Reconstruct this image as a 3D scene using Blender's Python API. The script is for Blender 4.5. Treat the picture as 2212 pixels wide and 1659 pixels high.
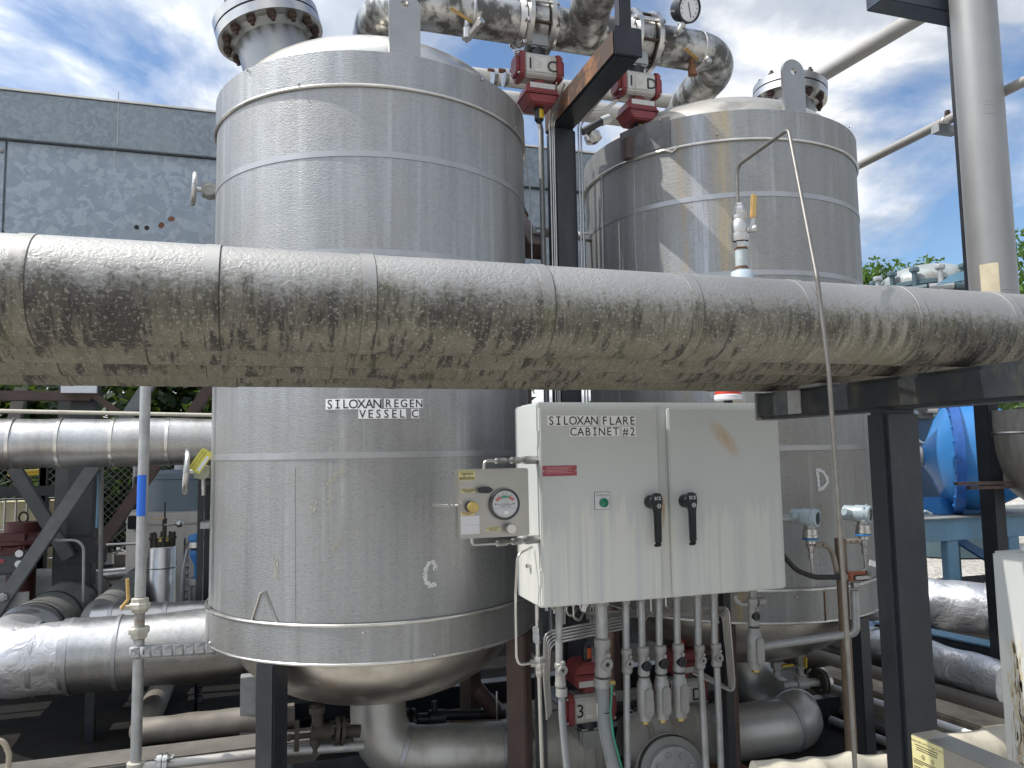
import bpy, bmesh, random
from math import *
from mathutils import Vector as V, Matrix

scene = bpy.context.scene
for o in list(bpy.data.objects): bpy.data.objects.remove(o)

# ---------------------------------------------------------------- camera
EYE, PITCH, ROLL, YAW, FPX = 1.6, radians(5.1), 0.0169, radians(17.5), 1661.0
f0 = V((sin(YAW)*cos(PITCH), cos(YAW)*cos(PITCH), sin(PITCH)))
r0 = V((cos(YAW), -sin(YAW), 0))
u0 = r0.cross(f0)
RX = cos(ROLL)*r0 - sin(ROLL)*u0
UX = sin(ROLL)*r0 + cos(ROLL)*u0
cd = bpy.data.cameras.new('camera'); cam = bpy.data.objects.new('camera', cd)
scene.collection.objects.link(cam)
M = Matrix((RX, UX, -f0)).transposed().to_4x4(); M.translation = (0, 0, EYE)
cam.matrix_world = M
cd.sensor_width = 36; cd.lens = 36*FPX/2212; cd.clip_end = 3000; cd.clip_start = .05
scene.camera = cam

# ---------------------------------------------------------------- sky, sun, exposure
SUN = V((-.55, .075, .84)).normalized()
w = bpy.data.worlds.new('World'); scene.world = w; w.use_nodes = True
nt = w.node_tree; nt.nodes.clear()
def wn(t, **k):
    n = nt.nodes.new(t)
    for a, b in k.items(): setattr(n, a, b)
    return n
def wm(op, a, b):
    n = wn('ShaderNodeMath', operation=op)
    for i, v in enumerate((a, b)):
        if hasattr(v, 'links'): nt.links.new(v, n.inputs[i])
        else: n.inputs[i].default_value = v
    return n.outputs[0]
sky = wn('ShaderNodeTexSky', sky_type='NISHITA', sun_disc=False, air_density=1.0, dust_density=.6, ozone_density=2.0)
sky.sun_elevation = asin(SUN.z); sky.sun_rotation = atan2(SUN.x, SUN.y)
tc = wn('ShaderNodeTexCoord'); sx = wn('ShaderNodeSeparateXYZ'); nt.links.new(tc.outputs['Generated'], sx.inputs[0])
den = wm('ADD', wm('MAXIMUM', sx.outputs[2], 0.0), .22)
cb = wn('ShaderNodeCombineXYZ')
nt.links.new(wm('DIVIDE', sx.outputs[0], den), cb.inputs[0]); nt.links.new(wm('DIVIDE', sx.outputs[1], den), cb.inputs[1])
def wnoise(sc, det, off, dist=.3):
    mp = wn('ShaderNodeMapping'); mp.inputs['Location'].default_value = off; nt.links.new(cb.outputs[0], mp.inputs[0])
    n = wn('ShaderNodeTexNoise'); n.inputs['Scale'].default_value = sc; n.inputs['Detail'].default_value = det
    n.inputs['Roughness'].default_value = .56; n.inputs['Distortion'].default_value = dist
    nt.links.new(mp.outputs[0], n.inputs['Vector']); return n.outputs[0]
def wramp(f, st):
    r = wn('ShaderNodeValToRGB'); nt.links.new(f, r.inputs[0]); e = r.color_ramp.elements
    while len(e) < len(st): e.new(.5)
    for q, (p, c) in zip(e, st): q.position = p; q.color = (*c, 1)
    return r.outputs[0]
cover = wramp(wnoise(1.15, 9, (3.1, 1.7, 0), .5), [(.40, (.03,)*3), (.46, (.40,)*3), (.515, (1,)*3)])
tone = wramp(wnoise(1.9, 7, (9.3, 4.1, 2)), [(.40, (4.6, 5.2, 6.2)), (.47, (6.2, 6.7, 7.5)), (.53, (9.6, 9.8, 10.1))])
mx = wn('ShaderNodeMix', data_type='RGBA')
tint = wn('ShaderNodeMix', data_type='RGBA', blend_type='MULTIPLY'); tint.inputs[0].default_value = 1
tint.inputs[7].default_value = (1.25, 1.42, 1.55, 1); nt.links.new(sky.outputs[0], tint.inputs[6])
dt = wn('ShaderNodeVectorMath', operation='DOT_PRODUCT'); nt.links.new(tc.outputs['Generated'], dt.inputs[0]); dt.inputs[1].default_value = SUN
glow = wm('ADD', 1.0, wm('MULTIPLY', wm('POWER', wm('MAXIMUM', dt.outputs['Value'], 0.0), 3.0), 2.4))     # bright thin cloud round the sun
gl = wn('ShaderNodeVectorMath', operation='SCALE'); nt.links.new(tone, gl.inputs[0]); nt.links.new(glow, gl.inputs['Scale'])
nt.links.new(cover, mx.inputs[0]); nt.links.new(tint.outputs[2], mx.inputs[6]); nt.links.new(gl.outputs[0], mx.inputs[7])
bg = wn('ShaderNodeBackground'); bg.inputs[1].default_value = .080; nt.links.new(mx.outputs[2], bg.inputs[0])
wo = wn('ShaderNodeOutputWorld'); nt.links.new(bg.outputs[0], wo.inputs[0])

sl = bpy.data.lights.new('sun', 'SUN'); sl.energy = 3.0; sl.angle = radians(.5); sl.color = (1, .955, .88)
so = bpy.data.objects.new('sun', sl); scene.collection.objects.link(so)
so.rotation_euler = SUN.to_track_quat('Z', 'Y').to_euler(); so.location = (-5, -3, 12)
scene.view_settings.view_transform = 'Standard'; scene.view_settings.look = 'None'
scene.view_settings.exposure = .40; scene.view_settings.gamma = 1
try: scene.view_settings.use_curve_mapping = False
except Exception: pass

# ---------------------------------------------------------------- helpers: measuring
def at(x, y, X=None, Y=None, Z=None):
    """Where the sight line through a spot of the photograph meets a plane of the plant (X, Y or Z given)."""
    d = (x-1106)/FPX*RX + (829.5-y)/FPX*UX + f0
    t = X/d.x if X is not None else Y/d.y if Y is not None else (Z-EYE)/d.z
    return V((d.x*t, d.y*t, EYE+d.z*t))
def oncyl(x, y, c, r):
    d = (x-1106)/FPX*RX + (829.5-y)/FPX*UX + f0
    A = d.x**2+d.y**2; B = -2*(d.x*c[0]+d.y*c[1]); C = c[0]**2+c[1]**2-r*r
    t = (-B-sqrt(max(0, B*B-4*A*C)))/(2*A)
    p = V((d.x*t, d.y*t, EYE+d.z*t))
    return atan2(p.x-c[0], -(p.y-c[1])), p.z, p

# ---------------------------------------------------------------- helpers: meshes
def basis(n):
    n = V(n).normalized()
    a = V((0, 0, 1)) if abs(n.z) < .9 else V((1, 0, 0))
    x = a.cross(n).normalized(); return x, n.cross(x), n
class MB:
    def __init__(s): s.v, s.f = [], []
    def add(s, vs, fs):
        b = len(s.v); s.v += [V(p) for p in vs]; s.f += [tuple(i+b for i in f) for f in fs]; return s
    def box(s, c, sz, rot=None):
        c = V(c); h = V(sz)/2
        pts = [V((i*h.x, j*h.y, k*h.z)) for i in (-1, 1) for j in (-1, 1) for k in (-1, 1)]
        if rot is not None: pts = [rot @ p for p in pts]
        return s.add([c+p for p in pts], [(0, 1, 3, 2), (4, 6, 7, 5), (0, 4, 5, 1), (2, 3, 7, 6), (0, 2, 6, 4), (1, 5, 7, 3)])
    def bb(s, x0, x1, y0, y1, z0, z1): return s.box(((x0+x1)/2, (y0+y1)/2, (z0+z1)/2), (x1-x0, y1-y0, z1-z0))
    def bar(s, p, q, a, b, up=(0, 0, 1)):
        p, q = V(p), V(q); n = (q-p).normalized(); u = V(up)
        x = u.cross(n)
        if x.length < 1e-3: x = V((1, 0, 0)).cross(n)
        x.normalize(); y = n.cross(x)
        R = Matrix((x, y, n)).transposed()
        return s.box((p+q)/2, (a, b, (q-p).length), R)
    def lathe(s, prof, o=(0, 0, 0), axis=(0, 0, 1), n=32, a0=0, a1=None, caps=False):
        x, y, z = basis(axis); o = V(o); full = a1 is None
        m = n if full else n+1; vs = []; fs = []
        for i in range(m):
            a = (2*pi*i/n) if full else a0+(a1-a0)*i/n
            d = cos(a)*x+sin(a)*y
            vs += [o+d*r+z*h for r, h in prof]
        k = len(prof)
        for i in range(n):
            j = (i+1) % m if full else i+1
            for t in range(k-1): fs.append((i*k+t, j*k+t, j*k+t+1, i*k+t+1))
        if caps:
            fs.append(tuple(i*k for i in range(m))); fs.append(tuple(i*k+k-1 for i in range(m)))
        return s.add(vs, fs)
    def cyl(s, p, q, r, r2=None, n=20):
        p, q = V(p), V(q); r2 = r if r2 is None else r2
        return s.lathe([(r, 0), (r2, (q-p).length)], p, q-p, n, caps=True)
    def hexn(s, p, axis, r, h):
        p = V(p); a = V(axis).normalized(); return s.lathe([(r*.94, 0), (r, h*.12), (r, h*.8), (r*.85, h)], p, a, 6, caps=True)
    def ball(s, c, r, n=16, m=8, sc=(1, 1, 1)):
        b = len(s.v)
        s.lathe([(max(1e-5, r*sin(pi*i/m)), -r*cos(pi*i/m)) for i in range(m+1)], (0, 0, 0), (0, 0, 1), n)
        for i in range(b, len(s.v)): s.v[i] = V(c)+V((s.v[i].x*sc[0], s.v[i].y*sc[1], s.v[i].z*sc[2]))
        return s
    def tube(s, pts, r, n=10, bend=0.0, seg=6, caps=True, rf=None):
        P = [V(p) for p in pts]; path = [P[0]]
        for i in range(1, len(P)-1):
            a, b, c = P[i-1], P[i], P[i+1]; d1 = (a-b).normalized(); d2 = (c-b).normalized()
            ang = d1.angle(d2)
            if bend <= 0 or ang > 3.1: path.append(b); continue
            L = min(bend/tan(ang/2), (a-b).length*.49, (c-b).length*.49); rr = L*tan(ang/2)
            o = b+(d1+d2).normalized()*(rr/sin(ang/2)); s1 = b+d1*L-o; s2 = b+d2*L-o
            tot = s1.angle(s2); ax = s1.cross(s2).normalized()
            for k in range(seg+1): path.append(o+Matrix.Rotation(tot*k/seg, 3, ax) @ s1)
        path.append(P[-1])
        t = (path[1]-path[0]).normalized(); x, y, _ = basis(t); rings = []
        for i, p in enumerate(path):
            tn = (path[min(i+1, len(path)-1)]-path[max(i-1, 0)]).normalized()
            q = t.rotation_difference(tn); x = q @ x; t = tn; y = t.cross(x)
            ra = r if rf is None else r*rf(i/(len(path)-1), i)
            rings.append([p+(cos(2*pi*k/n)*x+sin(2*pi*k/n)*y)*ra for k in range(n)])
        vs = [v for g in rings for v in g]; fs = []
        for i in range(len(path)-1):
            for k in range(n):
                l = (k+1) % n; fs.append((i*n+k, i*n+l, (i+1)*n+l, (i+1)*n+k))
        if caps: fs += [tuple(range(n))[::-1], tuple(range((len(path)-1)*n, len(path)*n))]
        return s.add(vs, fs)
    def prism(s, out, o, ux, uy, d):
        o, ux, uy = V(o), V(ux), V(uy); d = V(d); n = len(out)
        a = [o+ux*p+uy*q for p, q in out]
        return s.add(a+[p+d for p in a], [tuple(range(n))[::-1], tuple(range(n, 2*n))]+[(i, (i+1) % n, n+(i+1) % n, n+i) for i in range(n)])
BASE = {}
def loc_of(o): return BASE.get(o.name, V((0, 0, 0)))
def link(name, me, parent, loc=None):
    o = bpy.data.objects.new(name, me); scene.collection.objects.link(o)
    if parent is not None: o.parent = parent; BASE[o.name] = loc_of(parent)
    if loc is not None: o.location = V(loc)
    return o
def build(mb, name, mat, parent=None, bevel=0, ang=35, base=None, seg=2):
    b = loc_of(parent) if parent is not None else V(base if base is not None else (0, 0, 0))
    bm = bmesh.new(); vs = [bm.verts.new(p-b) for p in mb.v]
    for f in mb.f:
        try: bm.faces.new([vs[i] for i in f])
        except ValueError: pass
    bmesh.ops.recalc_face_normals(bm, faces=bm.faces)
    if bevel:
        ed = [e for e in bm.edges if len(e.link_faces) == 2 and e.calc_face_angle(0) > radians(40)]
        bmesh.ops.bevel(bm, geom=ed, offset=bevel, segments=seg, affect='EDGES', clamp_overlap=True)
    me = bpy.data.meshes.new(name); bm.to_mesh(me); bm.free()
    me.polygons.foreach_set('use_smooth', [True]*len(me.polygons))
    me.set_sharp_from_angle(angle=radians(ang))
    me.materials.append(mat)
    o = link(name, me, parent, None if parent is not None else b)
    if parent is None: BASE[o.name] = b
    return o
def tag(o, label, cat, group=None):
    o['label'] = label; o['category'] = cat
    if group: o['group'] = group
    return o
def thing(name, label, cat, base, group=None):
    o = bpy.data.objects.new(name, None); scene.collection.objects.link(o); o.empty_display_size = .05
    o.location = V(base); BASE[o.name] = V(base); return tag(o, label, cat, group)
def solo(mb, name, mat, label, cat, base, group=None, **k): return tag(build(mb, name, mat, None, base=base, **k), label, cat, group)
def struct(mb, name, mat, base=(0, 0, 0), **k):
    o = build(mb, name, mat, None, base=base, **k); o['kind'] = 'structure'; return o
_BM = {}
def bolt(parent, p, axis, r, h, mat, name='bolt'):
    key = (round(r, 4), round(h, 4), mat.name)
    if key not in _BM:
        mb = MB().hexn((0, 0, -h*.1), (0, 0, 1), r, h).cyl((0, 0, h*.5), (0, 0, h*1.5), r*.5, n=8)
        o = build(mb, 'bolt', mat); _BM[key] = o.data; bpy.data.objects.remove(o)
    o = link(name, _BM[key], parent, V(p)-loc_of(parent))
    o.rotation_euler = V(axis).to_track_quat('Z', 'Y').to_euler(); return o
# writing: outlines of the built-in font turned into mesh
def glyphs(txt, size, bold=0):
    c = bpy.data.curves.new('writing', 'FONT'); c.body = txt; c.size = size; c.align_x = 'CENTER'; c.resolution_u = 3; c.offset = bold
    o = bpy.data.objects.new('writing', c); scene.collection.objects.link(o)
    me = bpy.data.meshes.new_from_object(o.evaluated_get(bpy.context.evaluated_depsgraph_get()))
    vs = [v.co.copy() for v in me.vertices]; fs = [tuple(p.vertices) for p in me.polygons]
    bpy.data.objects.remove(o); bpy.data.meshes.remove(me)
    return vs, fs
def write(mb, txt, o, ux, uy, size, mono=None, wrap=None, squeeze=1.0, bold=0):
    """text centred on o; wrap=(cx,cy,R) lays it round an upright cylinder, o then is (arc, z)"""
    if mono: items = [(ch, (i-(len(txt)-1)/2)*mono) for i, ch in enumerate(txt) if ch != ' ']
    else: items = [(txt, 0)]
    for ch, dx in items:
        vs, fs = glyphs(ch, size, bold*size)
        if ch == 'I' and mono:
            w_ = size*.19; t_ = size*.045; H = size*.69
            for z0 in (0, H-t_*2):
                vs2 = [V((-w_, z0, 0)), V((w_, z0, 0)), V((w_, z0+t_*2, 0)), V((-w_, z0+t_*2, 0))]
                fs = fs+[tuple(len(vs)+i for i in range(4))]; vs = vs+vs2
        out = []
        for v in vs:
            a, b = v.x*squeeze+dx, v.y-size*.345
            if wrap: th = (o[0]+a)/wrap[2]; out.append((wrap[0]+wrap[2]*sin(th), wrap[1]-wrap[2]*cos(th), o[1]+b))
            else: out.append(V(o)+V(ux)*a+V(uy)*b)
        mb.add(out, fs)
    return mb
# ---------------------------------------------------------------- materials
class NT:
    def __init__(s, name):
        s.m = bpy.data.materials.new(name); s.m.use_nodes = True; s.t = s.m.node_tree; s.b = s.t.nodes['Principled BSDF']
    def n(s, t, **k):
        n = s.t.nodes.new(t)
        for a, b in k.items(): setattr(n, a, b)
        return n
    def put(s, sock, v):
        if hasattr(v, 'links'): s.t.links.new(v, sock)
        elif isinstance(v, tuple) and len(v) == 3 and sock.type == 'RGBA': sock.default_value = (*v, 1)
        else: sock.default_value = v
    def math(s, op, a, b=0.0, c=None, clamp=False):
        n = s.n('ShaderNodeMath', operation=op, use_clamp=clamp); s.put(n.inputs[0], a); s.put(n.inputs[1], b)
        if c is not None: s.put(n.inputs[2], c)
        return n.outputs[0]
    def co(s, sc=(1, 1, 1), rnd=True, loc=(0, 0, 0), rot=(0, 0, 0)):
        tc = s.n('ShaderNodeTexCoord'); mp = s.n('ShaderNodeMapping'); mp.inputs['Scale'].default_value = sc; mp.inputs['Location'].default_value = loc
        mp.inputs['Rotation'].default_value = rot
        src = tc.outputs['Object']
        if rnd:
            oi = s.n('ShaderNodeObjectInfo'); a = s.n('ShaderNodeVectorMath', operation='ADD')
            k = s.math('MULTIPLY', oi.outputs['Random'], 37.0)
            cbx = s.n('ShaderNodeCombineXYZ')
            for i in range(3): s.put(cbx.inputs[i], k)
            s.put(a.inputs[0], src); s.put(a.inputs[1], cbx.outputs[0]); src = a.outputs[0]
        s.put(mp.inputs[0], src); return mp.outputs[0]
    def xyz(s, rnd=False):
        n = s.n('ShaderNodeSeparateXYZ'); s.put(n.inputs[0], s.co(rnd=rnd)); return n.outputs
    def noise(s, vec, sc=5, det=4, ro=.55, dist=0):
        n = s.n('ShaderNodeTexNoise'); s.put(n.inputs['Vector'], vec)
        for a, b in (('Scale', sc), ('Detail', det), ('Roughness', ro), ('Distortion', dist)): n.inputs[a].default_value = b
        return n.outputs[0]
    def ramp(s, f, st, mode='LINEAR'):
        r = s.n('ShaderNodeValToRGB'); r.color_ramp.interpolation = mode; s.put(r.inputs[0], f); e = r.color_ramp.elements
        while len(e) < len(st): e.new(.5)
        for q, (p, c) in zip(e, st): q.position = p; q.color = (*c, 1) if isinstance(c, tuple) else (c, c, c, 1)
        return r.outputs[0]
    def mix(s, f, a, b, mode='MIX'):
        n = s.n('ShaderNodeMix', data_type='RGBA', blend_type=mode); s.put(n.inputs[0], f); s.put(n.inputs[6], a); s.put(n.inputs[7], b); return n.outputs[2]
    def bump(s, h, st=.3, d=.01, nrm=None):
        n = s.n('ShaderNodeBump'); n.inputs['Strength'].default_value = st; n.inputs['Distance'].default_value = d; s.put(n.inputs['Height'], h)
        if nrm is not None: s.put(n.inputs['Normal'], nrm)
        return n.outputs[0]
    def out(s, col=None, rough=None, metal=None, nrm=None, spec=None):
        for k, v in (('Base Color', col), ('Roughness', rough), ('Metallic', metal), ('Normal', nrm), ('Specular IOR Level', spec)):
            if v is not None: s.put(s.b.inputs[k], v)
        return s.m
def sm(c, k): return tuple(max(0, min(1, v*k)) for v in c)
def plain(name, c, rough=.5, metal=0., var=.18, sc=9, bump=0, bs=70, dirt=None, damt=.5, dsc=(14, 14, 2.2), lo=.5, hi=.68):
    t = NT(name); n1 = t.noise(t.co(), sc, 5); col = t.ramp(n1, [(.3, sm(c, 1-var)), (.7, sm(c, 1+var))])
    if dirt:
        d = t.ramp(t.noise(t.co(dsc), 1, 5, .62), [(lo, 0.), (hi, 1.)])
        f = t.math('MULTIPLY', d, damt); col = t.mix(f, col, dirt)
        if metal: metal = t.math('MULTIPLY', t.math('SUBTRACT', 1.0, f), metal)
    r = t.math('ADD', rough-.08, t.math('MULTIPLY', t.noise(t.co(), sc*2.3, 3), .16))
    nrm = t.bump(t.noise(t.co(), bs, 3), bump, .004) if bump else None
    return t.out(col, r, metal, nrm)

def jacket(name, c, warm, rough=.48, metal=.78, st=.34, bsc=46, marks=()):
    t = NT(name)
    streak = t.noise(t.co((13, 13, .55)), 1, 5, .6); blot = t.noise(t.co(), 1.7, 4)
    col = t.ramp(streak, [(.28, sm(c, .82)), (.5, c), (.72, sm(c, 1.16))])
    col = t.mix(t.math('MULTIPLY', t.ramp(blot, [(.46, 0.), (.66, 1.)]), .55), col, warm)
    wash = t.ramp(t.noise(t.co((21, 21, .8), loc=(3, 1, 5)), 1, 3, .5), [(.60, 0.), (.70, 1.)])
    col = t.mix(t.math('MULTIPLY', wash, .16), col, (.74, .76, .78))
    if marks:
        x = t.xyz()
        for mx_, wd, mc, k in marks:
            q = t.math('ABSOLUTE', t.math('DIVIDE', t.math('ADD', t.math('SUBTRACT', x[0], mx_), t.math('MULTIPLY', t.math('SUBTRACT', t.noise(t.co((4, 4, 1.3), rnd=False), 1, 4), .5), .10)), wd))
            q = t.math('MULTIPLY', t.ramp(q, [(0, 1.), (1, 0.)]), t.ramp(t.noise(t.co((50, 50, 3), rnd=False), 1, 5, .65), [(.38, .15), (.6, 1.)]))
            col = t.mix(t.math('MULTIPLY', q, k), col, mc)
    emb = t.noise(t.co((1, 1, 3.1)), bsc, 1.0, .5, .8)
    col = t.mix(1.0, col, t.ramp(emb, [(.30, .84), (.50, 1.), (.68, 1.)]), 'MULTIPLY')
    dent = t.noise(t.co(), 3.2, 2)
    nr = t.bump(dent, .10, .05); nr = t.bump(emb, st, .0032, nr)
    r = t.math('ADD', rough-.07, t.math('MULTIPLY', streak, .16))
    return t.out(col, r, metal, nr)
M_TANK = jacket('embossed_aluminium', (.355, .362, .365), (.33, .315, .29), st=.42, bsc=66)
M_TANKD = jacket('weathered_embossed_aluminium', (.315, .32, .32), (.295, .28, .25), .54, .66, st=.42, bsc=62, marks=((-.40, .055, (.50, .37, .17), .75), (-.50, .05, (.62, .66, .74), .6), (-.57, .02, (.40, .30, .17), .6), (-.66, .05, (.16, .15, .15), .5)))
M_BAND = plain('banding_strip', (.40, .405, .415), .46, .8, .08)
M_LIP = plain('worn_aluminium_edge', (.66, .64, .60), .3, .95, .15)
M_DOMED = plain('dull_aluminium_head', (.47, .45, .41), .5, .6, .12, 4, dirt=(.12, .11, .11), damt=.6, dsc=(4, 4, 6), lo=.5, hi=.62)
M_DOME = plain('bare_aluminium_head', (.54, .52, .48), .33, .95, .10, 3, dirt=(.30, .25, .19), damt=.5, dsc=(5, 5, 9))
def dirty_pipe(name, R, amt=1.0, st=.5):
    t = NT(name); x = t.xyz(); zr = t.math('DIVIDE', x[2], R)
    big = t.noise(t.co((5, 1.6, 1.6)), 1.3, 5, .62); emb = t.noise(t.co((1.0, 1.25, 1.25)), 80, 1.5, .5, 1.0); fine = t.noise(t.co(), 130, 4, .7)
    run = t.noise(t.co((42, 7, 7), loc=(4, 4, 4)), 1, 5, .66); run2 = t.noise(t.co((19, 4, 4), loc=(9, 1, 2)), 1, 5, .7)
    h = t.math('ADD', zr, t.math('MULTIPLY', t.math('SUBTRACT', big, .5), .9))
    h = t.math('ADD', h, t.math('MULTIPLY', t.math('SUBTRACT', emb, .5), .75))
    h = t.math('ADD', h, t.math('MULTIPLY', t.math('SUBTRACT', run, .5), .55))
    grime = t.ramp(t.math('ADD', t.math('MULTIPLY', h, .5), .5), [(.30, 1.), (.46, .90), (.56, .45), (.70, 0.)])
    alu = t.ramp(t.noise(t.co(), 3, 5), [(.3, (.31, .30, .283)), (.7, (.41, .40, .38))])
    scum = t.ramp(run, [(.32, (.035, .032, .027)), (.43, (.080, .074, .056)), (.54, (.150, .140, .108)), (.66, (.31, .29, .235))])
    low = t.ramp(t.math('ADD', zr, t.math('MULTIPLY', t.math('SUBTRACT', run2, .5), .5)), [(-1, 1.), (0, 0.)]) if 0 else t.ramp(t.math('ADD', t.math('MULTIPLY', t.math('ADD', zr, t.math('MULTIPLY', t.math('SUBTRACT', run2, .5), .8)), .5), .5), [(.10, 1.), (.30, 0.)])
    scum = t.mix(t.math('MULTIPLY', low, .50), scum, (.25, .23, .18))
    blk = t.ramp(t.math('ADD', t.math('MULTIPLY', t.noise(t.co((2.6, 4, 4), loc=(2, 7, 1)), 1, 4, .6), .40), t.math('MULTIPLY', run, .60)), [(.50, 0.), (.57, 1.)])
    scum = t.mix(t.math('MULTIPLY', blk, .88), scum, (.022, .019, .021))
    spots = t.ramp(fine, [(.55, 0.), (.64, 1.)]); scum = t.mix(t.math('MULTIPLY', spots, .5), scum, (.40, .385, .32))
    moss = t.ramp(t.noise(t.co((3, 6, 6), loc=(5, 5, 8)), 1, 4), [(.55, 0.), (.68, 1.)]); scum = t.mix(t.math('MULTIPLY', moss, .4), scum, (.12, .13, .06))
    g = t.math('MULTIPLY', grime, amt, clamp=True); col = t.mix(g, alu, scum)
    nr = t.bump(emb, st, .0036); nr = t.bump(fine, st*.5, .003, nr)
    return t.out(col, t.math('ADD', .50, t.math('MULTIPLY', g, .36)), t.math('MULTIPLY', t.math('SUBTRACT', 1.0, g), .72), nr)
RP = .1125
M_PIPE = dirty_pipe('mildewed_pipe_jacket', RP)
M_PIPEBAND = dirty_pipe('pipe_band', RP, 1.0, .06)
M_SHINY = jacket('smooth_aluminium_jacket', (.47, .475, .48), (.40, .36, .29), .40, .95, .12, 40)
def foil(name, c, st=.5, rough=.25, metal=.96):
    t = NT(name); n = t.noise(t.co(), 9, 3, .55, .8); col = t.ramp(t.noise(t.co(), 4, 4), [(.3, sm(c, .85)), (.7, sm(c, 1.1))])
    return t.out(col, rough, metal, t.bump(n, st, .03))
M_FOIL = foil('crumpled_foil_jacket', (.62, .62, .635), .5, .40, .72)
M_WRAP = plain('grey_pipe_wrap', (.20, .20, .19), .55, .35, .2, 5, .3, 30, dirt=(.10, .09, .08), damt=.4)
M_CLOTH = plain('grey_insulation_cloth', (.30, .285, .25), .85, 0, .14, 6, .25, 90, dirt=(.17, .14, .11), damt=.5, dsc=(6, 6, 3))
M_CREAM = plain('cream_insulation_cloth', (.62, .58, .48), .85, 0, .08, 6, .2, 60, dirt=(.36, .31, .23), damt=.35)
M_HDR = plain('stained_stainless_pipe', (.46, .455, .435), .34, .9, .12, 6, dirt=(.035, .032, .028), damt=.9, dsc=(12, 15, 7), lo=.42, hi=.56)
M_STEEL = plain('stainless_steel', (.52, .51, .49), .32, .95, .10, 14)
M_PLATE = plain('mill_finish_plate', (.33, .335, .335), .42, .85, .12, 5)
M_SSPANEL = plain('brushed_stainless_panel', (.37, .36, .33), .42, .85, .08, 4)
M_GALV = plain('galvanised_conduit', (.40, .41, .41), .50, .55, .15, 20, .05, dirt=(.26, .25, .23), damt=.5, dsc=(30, 30, 6))
M_CAST = plain('cast_fitting', (.36, .36, .345), .55, .35, .12, 25, .08, 120, dirt=(.2, .18, .15), damt=.4)
M_FLEX = plain('grey_flexible_conduit', (.235, .25, .26), .45, 0, .06, 20)
M_BLACK = plain('black_paint', (.017, .020, .026), .40, 0, .2, 14, .08, 60, dirt=(.06, .058, .052), damt=.45, dsc=(9, 9, 2.5), lo=.52, hi=.7)
M_BLACKM = plain('mossy_black_paint', (.022, .026, .033), .4, 0, .2, 14, .12, 60, dirt=(.085, .085, .055), damt=.6, dsc=(14, 14, 5), lo=.48, hi=.68)
M_RUSTB = plain('black_paint_gone_to_rust', (.24, .115, .055), .75, 0, .35, 7, .2, 80, dirt=(.05, .04, .036), damt=.85, dsc=(5, 5, 5), lo=.44, hi=.52)
M_RUST = plain('rust', (.16, .075, .04), .85, 0, .4, 18, .3, 90)
M_BROWN = plain('brown_primer', (.085, .055, .045), .6, 0, .25, 8, .1)
M_RED = plain('red_enamel', (.20, .034, .036), .42, 0, .16, 9, .05, dirt=(.16, .06, .06), damt=.4)
M_ACT = plain('silver_actuator', (.52, .51, .48), .45, .25, .07, 8, dirt=(.33, .28, .2), damt=.5, dsc=(22, 22, 3))
M_JOINT = plain('dark_joint_line', (.07, .066, .058), .8)
M_BOLT = plain('dark_rusty_bolt', (.055, .032, .025), .7, .2, .35, 40)
M_TUBE = plain('tarnished_steel_tube', (.20, .19, .175), .5, .8, .15, 30)
M_INK = plain('black_lettering', (.008, .008, .009), .5, 0, .0)
M_TAPE = plain('white_label_tape', (.90, .90, .91), .5, 0, .03)
M_WHITEP = plain('white_plate', (.70, .70, .73), .45, 0, .03)
M_PLASTIC = plain('black_plastic', (.014, .016, .02), .36, 0, .1)
M_RUBBER = plain('black_cable', (.02, .02, .021), .5, 0, .1)
M_GREEN = plain('green_lens', (.01, .20, .11), .25, 0, .03)
M_GREENW = plain('green_wire', (.03, .27, .17), .4, 0, .03)
M_YEL = plain('yellow_plastic', (.62, .42, .03), .45, 0, .1)
M_TAGY = plain('yellow_tag', (.62, .58, .10), .5, 0, .06)
M_STICK = plain('pale_yellow_sticker', (.66, .60, .30), .5, 0, .04)
M_TAN = plain('worn_yellow_grip', (.52, .34, .12), .6, 0, .15, 30)
M_BRASS = plain('brass', (.50, .38, .13), .4, .6, .15, 30)
M_ORANGE = plain('orange_window', (.55, .09, .03), .4, 0, .05)
M_REDPL = plain('faded_red_nameplate', (.38, .075, .095), .5, 0, .08, 30)
M_BLUE = plain('blue_paint', (.035, .185, .46), .34, .0, .10, 6, .04)
M_LBLUE = plain('faded_blue_paint', (.115, .24, .34), .5, 0, .12, 6, .06, dirt=(.18, .2, .2), damt=.4)
M_BTAPE = plain('blue_tape', (.015, .13, .60), .4, 0, .04)
M_BGREY = plain('blue_grey_painted_tank', (.17, .22, .26), .45, 0, .08, 4)
M_OFFW = plain('off_white_tank', (.52, .49, .44), .55, 0, .08, 4, dirt=(.33, .29, .24), damt=.3)
M_TX = plain('pale_blue_housing', (.42, .50, .55), .35, .1, .06)
M_GLASS = plain('dark_glass', (.02, .03, .035), .12, 0, .05)
M_TOTE = plain('cream_tote_plastic', (.66, .58, .38), .5, 0, .05)
M_CONC = plain('stained_concrete', (.13, .12, .105), .9, 0, .25, 3, .3, 50, dirt=(.06, .055, .05), damt=.6, dsc=(4, 4, 4))
M_LILAC = plain('white_paint', (.72, .73, .74), .5, 0, .05)
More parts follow.
